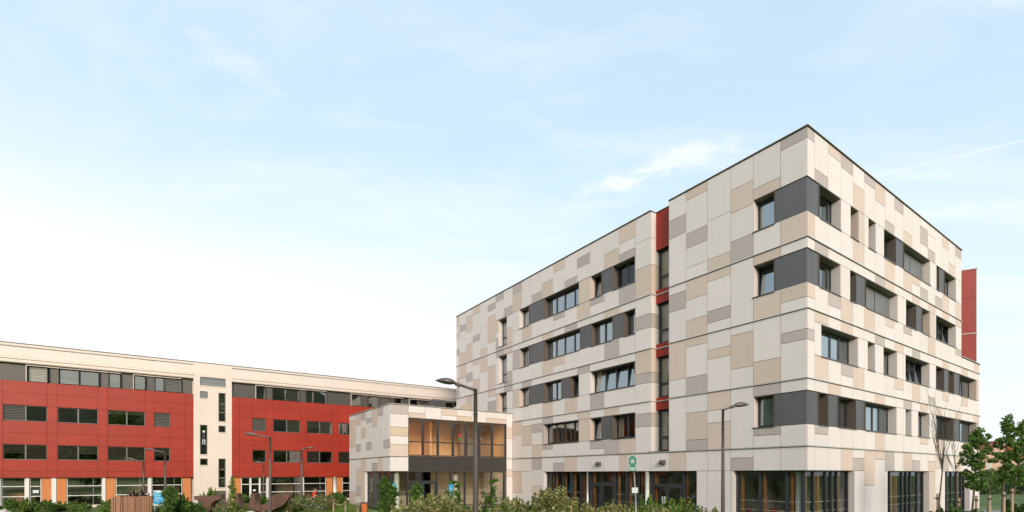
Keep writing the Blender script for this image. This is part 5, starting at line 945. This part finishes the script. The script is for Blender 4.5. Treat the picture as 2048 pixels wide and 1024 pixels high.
def shrub(key,x,y,label,scale=1,rz=0,group=None,sz=None,cat='shrub'):
    fo,st=SH[key];t=thing('shrub',(x,y,0),label,cat,rz,group);t.scale=(scale,scale,sz or scale)
    link('foliage',fo,t);link('stems',st,t);return t
def at(px,Y):return (px-1024)/998*Y
hr=random.Random(8)
HG_=[ # x px, distance, kind, height scale, label
 (806,21,'var2',0.92,'cream and green variegated shrub at the left end of the foreground hedge'),
 (846,20.5,'var1',0.95,'variegated shrub below the small conical tree'),
 (880,21,'var1',0.99,'tallest pale variegated shrub left of the near lamp post'),
 (918,20,'var3',0.95,'olive variegated shrub just left of the near lamp post'),
 (958,21,'var2',0.91,'yellowish variegated shrub around the near lamp post'),
 (990,20,'grn1',0.95,'dark green shrub just right of the near lamp post'),
 (1024,21,'var1',0.92,'creamy shrub in front of the joint of annexe and tall block'),
 (1062,21.5,'grn1',0.93,'low dark green shrub left of the tall olive bush'),
 (1104,20.5,'var1',1.14,'tall olive yellow bush before the left shopfront posts'),
 (1142,21,'var3',1.04,'feathery yellow green bush left of the left doors'),
 (1180,20.5,'var2',0.91,'low variegated bush below the left doors'),
 (1232,21,'var2',0.98,'yellow bush just left of the assembly sign'),
 (1262,19,'var3',0.86,'low variegated bush at the foot of the assembly sign'),
 (1296,21.5,'grn2',1.07,'bright green bush just right of the assembly sign'),
 (1332,20.5,'grn2',1.02,'bright green bush below the notice on the right doors'),
 (1366,21,'grn2',1.02,'bright lime bush below the right leaf of the right doors'),
 (1404,20.5,'var3',0.87,'low yellow bush in front of the blank cream wall'),
 (1434,19.6,'grn2',0.84,'narrow yellow green bush just left of the corner lamp post'),
 (826,17.5,'var3',0.86,'front row variegated shrub at the left end'),(900,17.3,'grn1',0.86,'front row dark shrub left of the near lamp post'),(1000,17,'var1',0.84,'front row pale shrub right of the near lamp post'),
 (1085,17.4,'var2',0.93,'front row yellow shrub before the annexe joint'),(1160,17,'grn1',0.86,'front row green shrub before the left doors'),(1215,17.5,'var3',0.88,'front row olive shrub left of the assembly sign'),(1320,17.2,'var1',0.86,'front row pale shrub right of the assembly sign'),
]
for px,Y,k,s,l in HG_:shrub(k,at(px,Y),Y,l,s*.98,hr.random()*6,'mixed hedge across the foreground')
# shrubs by the red building
for px,Y,k,s,l in((22,37,'low1',.95,'round green bush at the far left edge'),(60,37.5,'low2',1.1,'bright bush below the first orange reflection'),(92,37,'low1',.9,'dense green bush left of the first orange boards'),(125,38.5,'low2',.8,'small bush before the white pier between orange boards'),
  (148,38.5,'low2',.85,'small bush right of the first white pier'),(172,38.5,'low2',.75,'lowest bush before the third ground window'),(214,37,'low2',1.0,'bush touching the left end of the timber palisade'),
  (352,30,'grn1',.92,'tall dark bush right of the notice board'),(378,31,'dark',.70,'wide dark bush left of the rusty sculpture'),(408,29,'low1',.7,'low bush before the sculpture foot'),(420,38,'grn2',.97,'light green bush behind the rusty sculpture, below the stair bay'),
  (486,39,'low1',1.2,'green bush behind the sculpture, left of its hump'),(522,39,'low1',1.15,'green bush behind the dip of the sculpture'),(440,28,'ros2',.55,'grassy bush before the sculpture'),
  (565,34,'ros1',.98,'pink flowering bush at the right end of the sculpture'),(592,36,'ros2',1.02,'white flowering bush right of the sculpture'),(612,38,'ros1',1.0,'pink flowering bush left of the person'),(648,38,'ros1',.95,'pink flowering bush right of the person'),(672,44,'low1',1.2,'dark bush behind the rope posts'),
  (706,33,'low2',.45,'grassy shrub between rope posts and orange bollard'),(566,29,'low1',.6,'low bush at the right foot of the sculpture'),(452,31.5,'ros2',.85,'grassy bush before the middle of the sculpture'),(484,31.5,'low2',1.0,'small bush before the spires of the sculpture'),(398,31.8,'low1',.8,'small bush under the arch of the sculpture'),(312,32.5,'ros1',.62,'pink low bush at the foot of the notice board'),(636,37,'ros2',.72,'white flowering bush in the middle of the bed'),
  (668,30,'low2',.62,'low grassy tuft near the rope posts'),(600,29,'low2',.45,'grassy tuft left of the bed'),(28,34,'low2',.55,'low tuft at the bottom left corner'),(712,26,'low1',.55,'low bush left of the orange bollard')):
    shrub(k,at(px,Y),Y,l,s,hr.random()*6)
shrub('purp',at(275,39.5),39.5,'dark purple leaved bush behind the timber palisade',.95,1)
# right side low plants
for px,Y,k,s,l in((1905,19,'grn1',.92,'green bush at the foot of the bare trees'),(1925,21,'low1',1.3,'leafy bush between the bare and the leafy tree'),(2046,24,'grn1',.95,'bush at the right edge of the picture'),
  (1960,70,'low2',2.2,'olive shrub behind the mesh fence, left'),(1985,71,'grn2',1.55,'bright shrub behind the mesh fence'),(2012,72,'low2',2.1,'olive shrub behind the mesh fence, middle'),(2040,71,'low1',2.4,'shrub behind the mesh fence at the right edge')):
    shrub(k,at(px,Y),Y,l,s,hr.random()*6)
hd=random.Random(9)
pts=blob_pts(hd,26000,[(58+i*2.2,84+hd.uniform(-1,1),1.6+hd.uniform(-.4,.9),2.1+hd.random()*.5,1) for i in range(20)])
tag(leaf_quads(pts,.30,hd,.3,1.5,2,[6,2]).build('hedge',[LF['dkg'],LF['mid']]),'tall dark hedge behind the lawn in front of the pink house','hedge')

# unseen trees added behind the photographer to shade the low sky and darken reflections
bt=random.Random(12);pts=blob_pts(bt,30000,[(-95+i*3.1+bt.uniform(-1,1),-30+bt.uniform(-3,3),bt.uniform(3,14),bt.uniform(2.6,4.4),1) for i in range(62)])
tag(leaf_quads(pts,.85,bt,.3,1.5,2,[6,3]).build('shading_tree_belt',[LF['mid'],LF['bri']]),'dense belt of trees added behind the photographer to shade the low sky, mirrored in windows','trees',kind='stuff')
# small trees -----------------------------------------------------------------
def conical(x,y,h,w,label,seed,n=2600,mats=('mid','bri','dkg'),wt=(5,3,2),size=.085):
    rng=random.Random(seed);t=thing('conical_tree',(x,y,0),label,'tree',0,'small upright trees')
    tr=MB();tr.tube([(0,0,0),(.02,.01,h*.5),(0,0,h*.97)],[.035,.025,.006],7);pts=[]
    for i in range(int(h*26)):
        z=h*(.12+.86*i/(h*26));a=rng.random()*6.28;f=z/h
        r=w*.5*min(1,(1.0-f)*2.4+.12)*min(1,.45+f*2.2)*rng.uniform(.55,1.25)
        tip=(r*math.cos(a),r*math.sin(a),z+r*.9);tr.tube([(0,0,z),tip],[.010,.003],4,cap=False)
        for k in range(int(n/(h*26))):
            s=rng.random()**.7;pts.append((tip[0]*s+rng.gauss(0,.035),tip[1]*s+rng.gauss(0,.035),z+(tip[2]-z)*s+rng.gauss(0,.04)))
    tr.build('trunk',M['bark'],t);leaf_quads(pts,size,rng,.3,1.7,len(mats),wt).build('crown',[LF[m] for m in mats],t)
conical(at(773,24),24,2.68,1.0,'dense upright hornbeam like tree beside the blue disc on the annexe column',1,5200,('dkg','mid','bri'),(5,4,1.5))
conical(at(833,23),23,2.45,.75,'smaller upright tree in front of the annexe door',2,2600,('mid','bri','dkg'))
conical(at(340,29),29,2.15,.9,'narrow green tree right of the notice board lamp',3,2600,('mid','dkg','bri'))
conical(at(465,31),31,2.75,.55,'slender light green sapling in front of the sculpture gap',4,900,('bri','mid','yel'))
def spray(x,y,h,label,seed,lean,mats=('mid','bri','dkg'),n=22):
    rng=random.Random(seed);t=thing('sapling',(x,y,0),label,'sapling');tr=MB();pts=[]
    tr.tube([(0,0,0),(lean*.4,0,h*.55),(lean,0,h)],[.02,.014,.004],6)
    for i in range(n):
        f=rng.uniform(.35,1);bx_=lean*f;z=h*f;a=rng.random()*6.28;L=rng.uniform(.15,.5)*(1.3-f*.6)
        tip=(bx_+L*math.cos(a),L*math.sin(a),z+L*rng.uniform(-.1,.8));tr.tube([(bx_,0,z),tip],[.008,.003],4,cap=False)
        for k in range(26):
            s=rng.uniform(.25,1.05);pts.append((bx_+(tip[0]-bx_)*s+rng.gauss(0,.04),tip[1]*s+rng.gauss(0,.04),z+(tip[2]-z)*s+rng.gauss(0,.04)))
    tr.build('trunk',M['bark'],t);leaf_quads(pts,.085,rng,.4,1.6,len(mats)).build('crown',[LF[m] for m in mats],t)
spray(at(925,22),22,2.55,'leaning sapling left of the near lamp post',41,-.45)
spray(at(968,22),22,2.55,'leafy sapling right of the near lamp post',42,.35)
def grow(mb,rng,p,d,L,r,depth,pts,spread=.5,lift=.25,leaf_from=1,seg=4,drop=0):
    q=[Vector(p)];rr_=[r];dd=Vector(d).normalized()
    for i in range(seg):
        dd=(dd+Vector((rng.gauss(0,.10),rng.gauss(0,.10),lift*.25-drop*.2))).normalized();q.append(q[-1]+dd*L/seg);rr_.append(r*(1-.75*(i+1)/seg))
    mb.tube(q,rr_,5 if r<.02 else 7,cap=False)
    if depth<=leaf_from:pts+=[tuple(a+(b-a)*rng.random()) for a,b in zip(q[1:],q[2:]) for _ in range(3)]+[tuple(q[-1])]
    if depth>0:
        k=rng.choice((2,3)) if depth>1 else rng.choice((2,3,4))
        for j in range(k+1):
            f=rng.uniform(.3,.95) if j<k else 1;idx=min(seg-1,int(f*seg));b=q[idx]+(q[idx+1]-q[idx])*(f*seg-idx if f<1 else 1)
            a=rng.random()*6.28;side=Vector((math.cos(a),math.sin(a),0));nd=(dd+side*spread*rng.uniform(.6,1.2)+Vector((0,0,lift))).normalized()
            grow(mb,rng,b,nd,L*rng.uniform(.5,.8),max(.003,r*.45),depth-1,pts,spread,lift,leaf_from,seg,drop)
def bare_tree(x,y,label,seed,base,fork,n,L,spread,depth=1,fan=.5,r=.045):
    rng=random.Random(seed);t=thing('bare_tree',(x,y,0),label,'tree',0,'leafless young trees');mb=MB()
    mb.tube([(0,0,0),(base[0]*.3,0,fork*.3),(base[0]*.75,.02,fork*.7),(base[0],0,fork)],[r,r*.9,r*.75,r*.62],9)
    mb.build('trunk',M['bark'],t);bm_=MB();pts=[]
    for i in range(n):
        a=6.28*i/n+rng.random()*.6;s=fan*rng.uniform(.3,1.0)
        z=fork-rng.uniform(0,.15)+(.5*i/n)
        d=(math.cos(a)*s,math.sin(a)*s*.8,1)
        grow(bm_,rng,(base[0]*min(1,z/fork),0,z),d,L*rng.uniform(.7,1.1),r*.38,depth,pts,.45,.25,0,5)
    bm_.build('branches',M['twig'],t)
bare_tree(at(1869,19),19,'larger bare young tree leaning right, tied to a stake before the right facade',51,(.30,0),3.0,10,1.75,.38,1,.36,.034)
bare_tree(at(1915,23),23,'smaller bare tree before the last ground floor window',52,(-.06,0),2.9,8,1.2,.5,1,.75,.036)
bare_tree(at(1971,27),27,'thin leafless sapling between the two leafy trees',53,(.25,0),2.2,7,.8,.5,0,.6,.026)
def leafy_tree(x,y,label,seed,h,fork,w,mats,n=6500,size=.13,lean=0,stem=2):
    rng=random.Random(seed);t=thing('young_tree',(x,y,0),label,'tree',0,'leafy young trees');mb=MB();mb.tube([(0,0,0),(lean*.2,.02,fork*.5),(lean*.45,0,fork)],[.05,.042,.036],9)
    pts=[];bm_=MB()
    bm_.tube([(lean*.45,0,fork),(lean*.7,0,(fork+h)*.5),(lean,0,h*.97)],[.036,.022,.006],7)
    cl=[]
    for i in range(20):
        f=i/20;z=fork-.35+(h-fork+.2)*f;a=i*2.4+rng.random();rad=w*.5*math.sin(math.pi*(.12+.80*f))**.75*rng.uniform(.55,1.1)
        c0=Vector((lean*(.45+.55*max(0,f)),0,z-.25*rad));tip=c0+Vector((math.cos(a)*rad,math.sin(a)*rad,rad*.55))
        bm_.tube([c0,(c0+tip)/2+Vector((0,0,.05)),tip],[.014,.009,.004],5,cap=False)
        for k in range(4):
            q=c0+(tip-c0)*rng.uniform(.35,1.05)+Vector((rng.gauss(0,.10),rng.gauss(0,.10),rng.gauss(0,.10)));cl.append((q.x,q.y,q.z,rng.uniform(.09,.19),.9))
    cl.append((lean,0,h,.2,1.2));cl.append((lean*.9,0,h-.3,.25,1.2))
    pts=blob_pts(rng,n,cl)
    mb.build('trunk',M['bark'],t);bm_.build('branches',M['bark'],t);leaf_quads(pts,size,rng,.6,1.25,len(mats),[6,3,2.2][:len(mats)]).build('crown',[LF[m] for m in mats],t)
leafy_tree(at(1942,22),22,'leafy young tree hiding the right end of the school block',61,4.75,2.55,1.15,('mid','dkg','bri'),3000,.095,.38)
leafy_tree(at(2003,23),23,'taller leafy young tree left of the right edge',62,5.45,2.9,.95,('mid','dkg','bri'),2800,.095,.30)
leafy_tree(at(2022,25),25,'second leafy young tree, partly cut by the right edge',63,5.3,2.9,1.1,('mid','dkg','bri'),2900,.095,.62)
# stakes
for px,py,Y,l in((1876,987,19.2,'wooden stake tied to the larger bare tree'),(1918,996,22.5,'wooden stake beside the smaller bare tree'),(1953,992,22.2,'wooden stake left of the fence post'),(1979,990,23,'wooden stake in front of the lawn'),(2008,983,22.6,'wooden stake at the trunk of the taller leafy tree'),(2024.5,977,23.5,'tallest wooden stake, rightmost')):
    z=2.9+(947.5-py)/998*Y;x=at(px,Y);t=thing('tree_stake',(x,Y,0),l,'stake',0,'round wooden tree stakes')
    MB().tube([(0,0,0),(0,0,z-.03),(0,0,z)],[.055,.052,.04],12).build('post',M['stake'],t,smooth=True)
    MB().tube([(0,0,z-.22),(0,0,z-.15)],.062,12).tube([(-.05,-.03,z-.19),(-.16,-.02,z-.17)],.02,6).build('tree_tie',M['strap'],t,(0,0,z-.2))
# mesh fence
t=thing('mesh_fence',(at(1957,44),44,0),'dark green welded mesh fence in front of the lawn','fence',R(2))
for k in range(4):MB().box(-.03+k*2.5,.03+k*2.5,-.03,.03,0,2.27).build('post',M['fencem'],t,(k*2.5,0,0))
f=MB()
for i in range(150):
    f.box(.05*i+.03-.0025,.05*i+.03+.0025,-.005,.005,.1,2.2)
for z in(.1,.5,.9,1.3,1.7,2.15):f.box(0,7.5,-.006,.006,z-.006,z+.006)
tag(f.build('mesh_panel',M['fencem'],t),kind='stuff')
# bollard lamp on the lawn
t=thing('garden_bollard',(at(2015,26),26,0),'dark garden bollard with a pale cap among the tree stakes','bollard')
MB().tube([(0,0,0),(0,0,1.55)],.10,14).build('post',M['fencem'],t,smooth=True);MB().tube([(0,0,1.55),(0,0,1.68)],[.075,.03],12).build('cap',M['galv'],t,(0,0,1.55))
# pink house far right
HM=(at(1962,95),95,0)
t=thing('pink_house',HM,'pink rendered house with a red tiled roof behind the dark hedge','house',R(8))
Wd,Dp,E,Rg=8.6,16,6.6,8.9
MB().prism([(0,0),(Wd,0),(Wd,E-.6),(Wd*.42,Rg-.1),(0,E-.1)],1,0,Dp).build('wall',M['pinkwall'],t)
def slope(x0,z0,x1,z1,cnt):
    m=MB();n=(Vector((-(z1-z0),0,x1-x0))).normalized()
    for i in range(cnt):
        a,b=i/cnt,(i+1)/cnt+.03;P=[Vector((x0+(x1-x0)*a,-.4,z0+(z1-z0)*a)),Vector((x0+(x1-x0)*b,-.4,z0+(z1-z0)*b))]
        o=n*.08 if n.z>0 else -n*.08
        for q in range(28):
            y0=-.4+q*(Dp+.8)/28;y1=y0+(Dp+.8)/28-.05;A=[Vector((p.x,y,p.z)) for p,y in((P[0],y0),(P[1],y0),(P[1],y1),(P[0],y1))];m.quad([A[0]+o*.4,A[1]+o,A[2]+o,A[3]+o*.4])
    return m
for s_ in((-.5,E-.35,Wd*.42,Rg),(Wd+.5,E-.95,Wd*.42,Rg)):
    x0,z0,x1,z1=s_;r_=MB();r_.prism([(x0,z0),(x1,z1),(x1,z1+.12),(x0,z0+.12)],1,-.4,Dp+.4);rfo=r_.build('roof',M['tile'],t,(x0,0,z0))
    tag(slope(x0,z0+.13,x1,z1+.13,12).build('roof_tiles',M['tile'],rfo,(x0,0,z0)),kind='stuff')
w=MB().box(1.3,2.3,-.05,.02,3.5,4.9).build('window',M['wframe'],t,(1.8,0,3.5));MB().box(1.38,2.22,-.07,-.051,3.6,4.8).build('pane',M['gl_red'],w,(1.8,0,3.5))
sh_=MB()
for k in range(10):sh_.box(1.38,2.22,-.09,-.075,3.62+k*.12,3.70+k*.12)
tag(sh_.build('shutter',M['wframe'],w,(1.8,0,3.5)),kind='stuff')
w=MB().box(5.6,6.6,-.05,.02,3.3,4.7).build('window',M['wframe'],t,(6.1,0,3.3));MB().box(5.68,6.52,-.07,-.051,3.4,4.6).build('pane',M['gl_red'],w,(6.1,0,3.3))
t2=thing('orange_house',(at(2030,100),100,0),'second house at the right edge with a long red tiled roof','house',R(8))
MB().box(-1,20,1,12,0,7.1).build('wall',M['pinkwall'],t2)
r_=MB();r_.prism([(.6,7.0),(6.5,9.2),(12.5,7.0)],0,-2,22);r_.build('roof',M['tile'],t2)
w=MB().box(2,3.2,.95,1.02,3.6,5).build('window',M['wframe'],t2,(2.6,1,3.6));MB().box(2.1,3.1,.93,.949,3.7,4.9).build('pane',M['gl_red'],w,(2.6,1,3.6))

# ------------------------------------------------------------------ left garden things
t=thing('timber_palisade',(at(223,30),30,0),'reddish timber palisade of upright planks in front of the red building','fence',R(3))
pr=random.Random(4)
for k in range(17):
    w_=.10+pr.random()*.03;x=k*.14;h=1.56+pr.uniform(-.05,.04)
    MB().prism([(x,0),(x+w_,0),(x+w_,h-.03),(x+w_*.75,h),(x+w_*.2,h),(x,h-.03)],1,-.03+pr.uniform(-.015,.015),.04).build('plank',M['pale'],t,(x,0,0))
for z in(.35,1.2):MB().box(-.02,2.4,.045,.09,z,z+.1).build('rail',M['pale'],t,(1.2,.06,z))
t=thing('notice_board',(at(317.5,32),32,0),'blue and white notice board standing among low shrubs','notice board')
for x in(-.27,.27):MB().box(x-.025,x+.025,.005,.05,0,1.8).build('post',M['white'],t,(x,0,0))
b=MB();b.box(-.32,.32,-.02,.0,.84,1.83,0);b.build('board',M['blue'],t,(0,0,.84))
b=MB();b.box(-.32,.32,-.024,-.0205,1.70,1.83,0);b.box(-.32,.32,-.024,-.0205,.84,.96,0)
for k,(x0,x1) in enumerate(((-.27,.05),(-.27,.22),(-.2,.1),(-.27,.27),(-.27,.0),(-.1,.25))):b.box(x0,x1,-.0235,-.0205,1.58-k*.1,1.605-k*.1,0)
b.box(-.28,-.15,-.027,-.0245,1.74,1.79,1);b.build('board_print',[M['paleb'],M['blue']],t,(0,0,1.2))
# rusty steel sculpture: bowed plates with scooped edges
def arc(cx,cz,rx,rz,a0,a1,n=10):return [(cx+rx*math.cos(R(a0+(a1-a0)*i/n)),cz+rz*math.sin(R(a0+(a1-a0)*i/n))) for i in range(n+1)]
t=thing('steel_sculpture',(at(388,33),33,0),'rusty brown steel sculpture of long scooped and arched plates','sculpture')
def plate(poly,y,th,bow=0,name='plate'):
    m=MB();m.prism(poly,1,y,y+th);m.build(name,M['corten'],t,(poly[0][0],y,0))
plate([(0,1.42),(0,1.18)]+arc(0.0,.55,.62,.62,88,8,8)+[(.66,.42),(1.02,.42)]+arc(1.66,.55,.62,.62,172,110,6)+[(1.75,1.2),(1.72,1.5),(1.45,1.5),(1.42,1.42)],0,.5)
plate([(.3,.1),(.45,.75)]+[(1.9,1.05),(2.5,.8),(2.55,.1)],.6,.35)
plate([(2.4,.0),(2.45,1.0),(2.78,1.62)]+arc(3.28,1.50,.42,.78,175,350,12)+[(3.72,1.55),(4.05,1.6),(4.05,.0)],.1,.45)
plate([(4.0,.45)]+arc(4.45,1.50,.40,.70,180,300,10)+[(5.0,1.05),(5.25,1.52),(6.3,1.55),(6.35,1.35),(5.9,.8),(5.2,.48),(4.6,.4)],-.1,.4)
plate([(3.75,0),(3.8,1.58),(4.1,1.58),(4.15,0)],-.14,.7,name='upright')
def rock(x,y,s,label,seed):
    import bmesh
    rng=random.Random(seed);bm=bmesh.new();bmesh.ops.create_icosphere(bm,subdivisions=3,radius=1)
    from mathutils import noise as mn
    for v in bm.verts:
        k=1+.35*mn.noise(v.co*1.3+Vector((seed,0,0)))+.1*mn.noise(v.co*4);v.co=Vector((v.co.x*s[0],v.co.y*s[1],v.co.z*s[2]))*k
    me=bpy.data.meshes.new('boulder');bm.to_mesh(me);bm.free();me.materials.append(M['rock']);o=link('boulder',me,None,(x,y,s[2]*.5));tag(o,label,'boulder')
rock(at(494,29.5),29.5,(.85,.5,.44),'pale flat topped boulder below the rusty sculpture',3)
rock(at(1,33),33,(.6,.4,.35),'pale stone at the bottom left corner',5)
for px,Y,l in((667,36,'left pine post of the low rope barrier'),(691,36,'right pine post of the low rope barrier'),(574,28,'pale pine post right of the sculpture'),(526,28,'pine post beside the boulder'),(716,24,'pale pine post left of the orange bollard')):
    top={667:1.0,691:.92,574:.78,526:.75,716:1.5}[px];t=thing('pine_post',(at(px,Y),Y,0),l,'post',0,'pale pine posts in the garden')
    MB().tube([(0,0,0),(0,0,top)],.055,10).build('shaft',M['stake'],t,smooth=True);MB().tube([(0,0,top),(0,0,top+.03)],[.055,.03],10).build('chamfered_top',M['stake'],t,(0,0,top))
r_=MB();x0,x1=at(667,36),at(691,36);r_.tube([(x0+(x1-x0)*i/8,36-.05,.82-.16*math.sin(math.pi*i/8)) for i in range(9)],.015,5);tag(r_.build('barrier_rope',M['rope']),'sagging rope strung between the two pine posts','rope')
t=thing('orange_bollard',(at(729,25),25,0),'orange timber clad waste post with a black side, left of the dense upright tree','litter bin')
for k in range(3):MB().box(-.12+k*.083,-.042+k*.083,-.1,-.075,.02,1.40).build('slat',M['orangem'],t,(-.08+k*.083,-.1,0))
MB().box(-.13,.13,-.07,.12,0,1.42).build('body',M['orangem'],t);MB().box(-.19,-.132,-.1,.13,0,1.46).build('side_plate',M['blackm'],t,(-.16,0,0));MB().box(-.13,.14,-.1,.13,1.42,1.47).build('lid',M['blackm'],t,(0,0,1.42))
# long lawn and flower bed ground cover: real blades near the left garden
gr=random.Random(77);gm=MB()
for _ in range(22000):
    Y=gr.uniform(27,47);px=gr.uniform(330,735);x=at(px,Y);h=gr.uniform(.12,.42);a=gr.random()*6.28;dx_,dy_=math.cos(a)*.02,math.sin(a)*.02
    # keep clear of the building
    lx=(x-RO[0])*(-RD[1])+(Y-RO[1])*RD[0]
    if lx>-1.5:continue
    i=len(gm.v);gm.v+=[(x-dx_,Y-dy_,0),(x+dx_,Y+dy_,0),(x+gr.gauss(0,.08),Y+gr.gauss(0,.08),h)];gm.f.append((i,i+1,i+2));gm.m.append(gr.choice((0,0,1,2)))
tag(gm.build('grass',[LF['mid'],LF['bri'],LF['oli']]),kind='stuff')

# ------------------------------------------------------------------ the person behind the flower bed
t=thing('person',(at(628,41),41,0),'person in an orange red top walking left behind the flower bed','person',R(90))
def skinned(name,nodes,edges,m,sub=2):
    me=bpy.data.meshes.new(name);me.from_pydata([n[:3] for n in nodes],edges,[]);me.materials.append(m);o=link(name,me,t)
    md=o.modifiers.new('s','SKIN');md.use_smooth_shade=True
    for v,n in zip(me.skin_vertices[0].data,nodes):v.radius=(n[3],n[4] if len(n)>4 else n[3])
    me.skin_vertices[0].data[0].use_root=True
    s=o.modifiers.new('u','SUBSURF');s.levels=s.render_levels=sub;return o
# faces local -Y is left of picture after rotation; x is sideways
bn=[(0,0,.95,.13,.11),(0,-.02,1.15,.12,.10),(0,-.05,1.35,.15,.11),(0,-.07,1.46,.07,.06),(0,-.10,1.56,.075,.09),(0,-.11,1.66,.08,.095),
 (.09,.0,.88,.085),(.10,-.14,.5,.06),(.10,-.06,.10,.045),(.10,-.18,.04,.035),(-.09,.0,.88,.085),(-.10,.12,.5,.06),(-.10,.30,.14,.045),(-.10,.24,.04,.035),
 (.19,-.05,1.38,.05),(.23,.08,1.12,.038),(.22,-.10,.96,.03),(.22,-.17,.92,.025),(-.19,-.05,1.38,.05),(-.24,-.12,1.12,.038),(-.20,-.34,1.08,.03),(-.20,-.41,1.08,.025)]
be=[(0,1),(1,2),(2,3),(3,4),(4,5),(0,6),(6,7),(7,8),(8,9),(0,10),(10,11),(11,12),(12,13),(2,14),(14,15),(15,16),(16,17),(2,18),(18,19),(19,20),(20,21)]
skinned('body',bn,be,M['skin'])
skinned('shirt',[(0,0,.93,.155,.135),(0,-.02,1.15,.145,.125),(0,-.05,1.36,.17,.13),(0,-.07,1.44,.09,.08),(.20,-.05,1.37,.068),(.235,.03,1.22,.055),(-.20,-.05,1.37,.068),(-.24,-.09,1.22,.055)],[(0,1),(1,2),(2,3),(2,4),(4,5),(2,6),(6,7)],M['shirt'])
skinned('trousers',[(0,0,.98,.15,.13),(.09,0,.86,.105),(.10,-.14,.5,.078),(.10,-.07,.14,.06),(-.09,0,.86,.105),(-.10,.12,.5,.078),(-.10,.28,.17,.06)],[(0,1),(1,2),(2,3),(0,4),(4,5),(5,6)],M['trousers'])
skinned('hair',[(0,-.08,1.66,.088,.095),(0,-.09,1.72,.075,.085),(0,-.02,1.62,.06)],[(0,1),(0,2)],M['hair'])
fm=MB()
for sx in(-.03,.03):fm.tube([(sx,-.195,1.625),(sx,-.202,1.625)],.009,8)
fm.tube([(0,-.19,1.60),(0,-.215,1.585)],[.008,.014],6);fm.box(-.025,.025,-.192,-.186,1.545,1.552)
fm.build('face_features',M['hair'],t,(0,-.19,1.6))
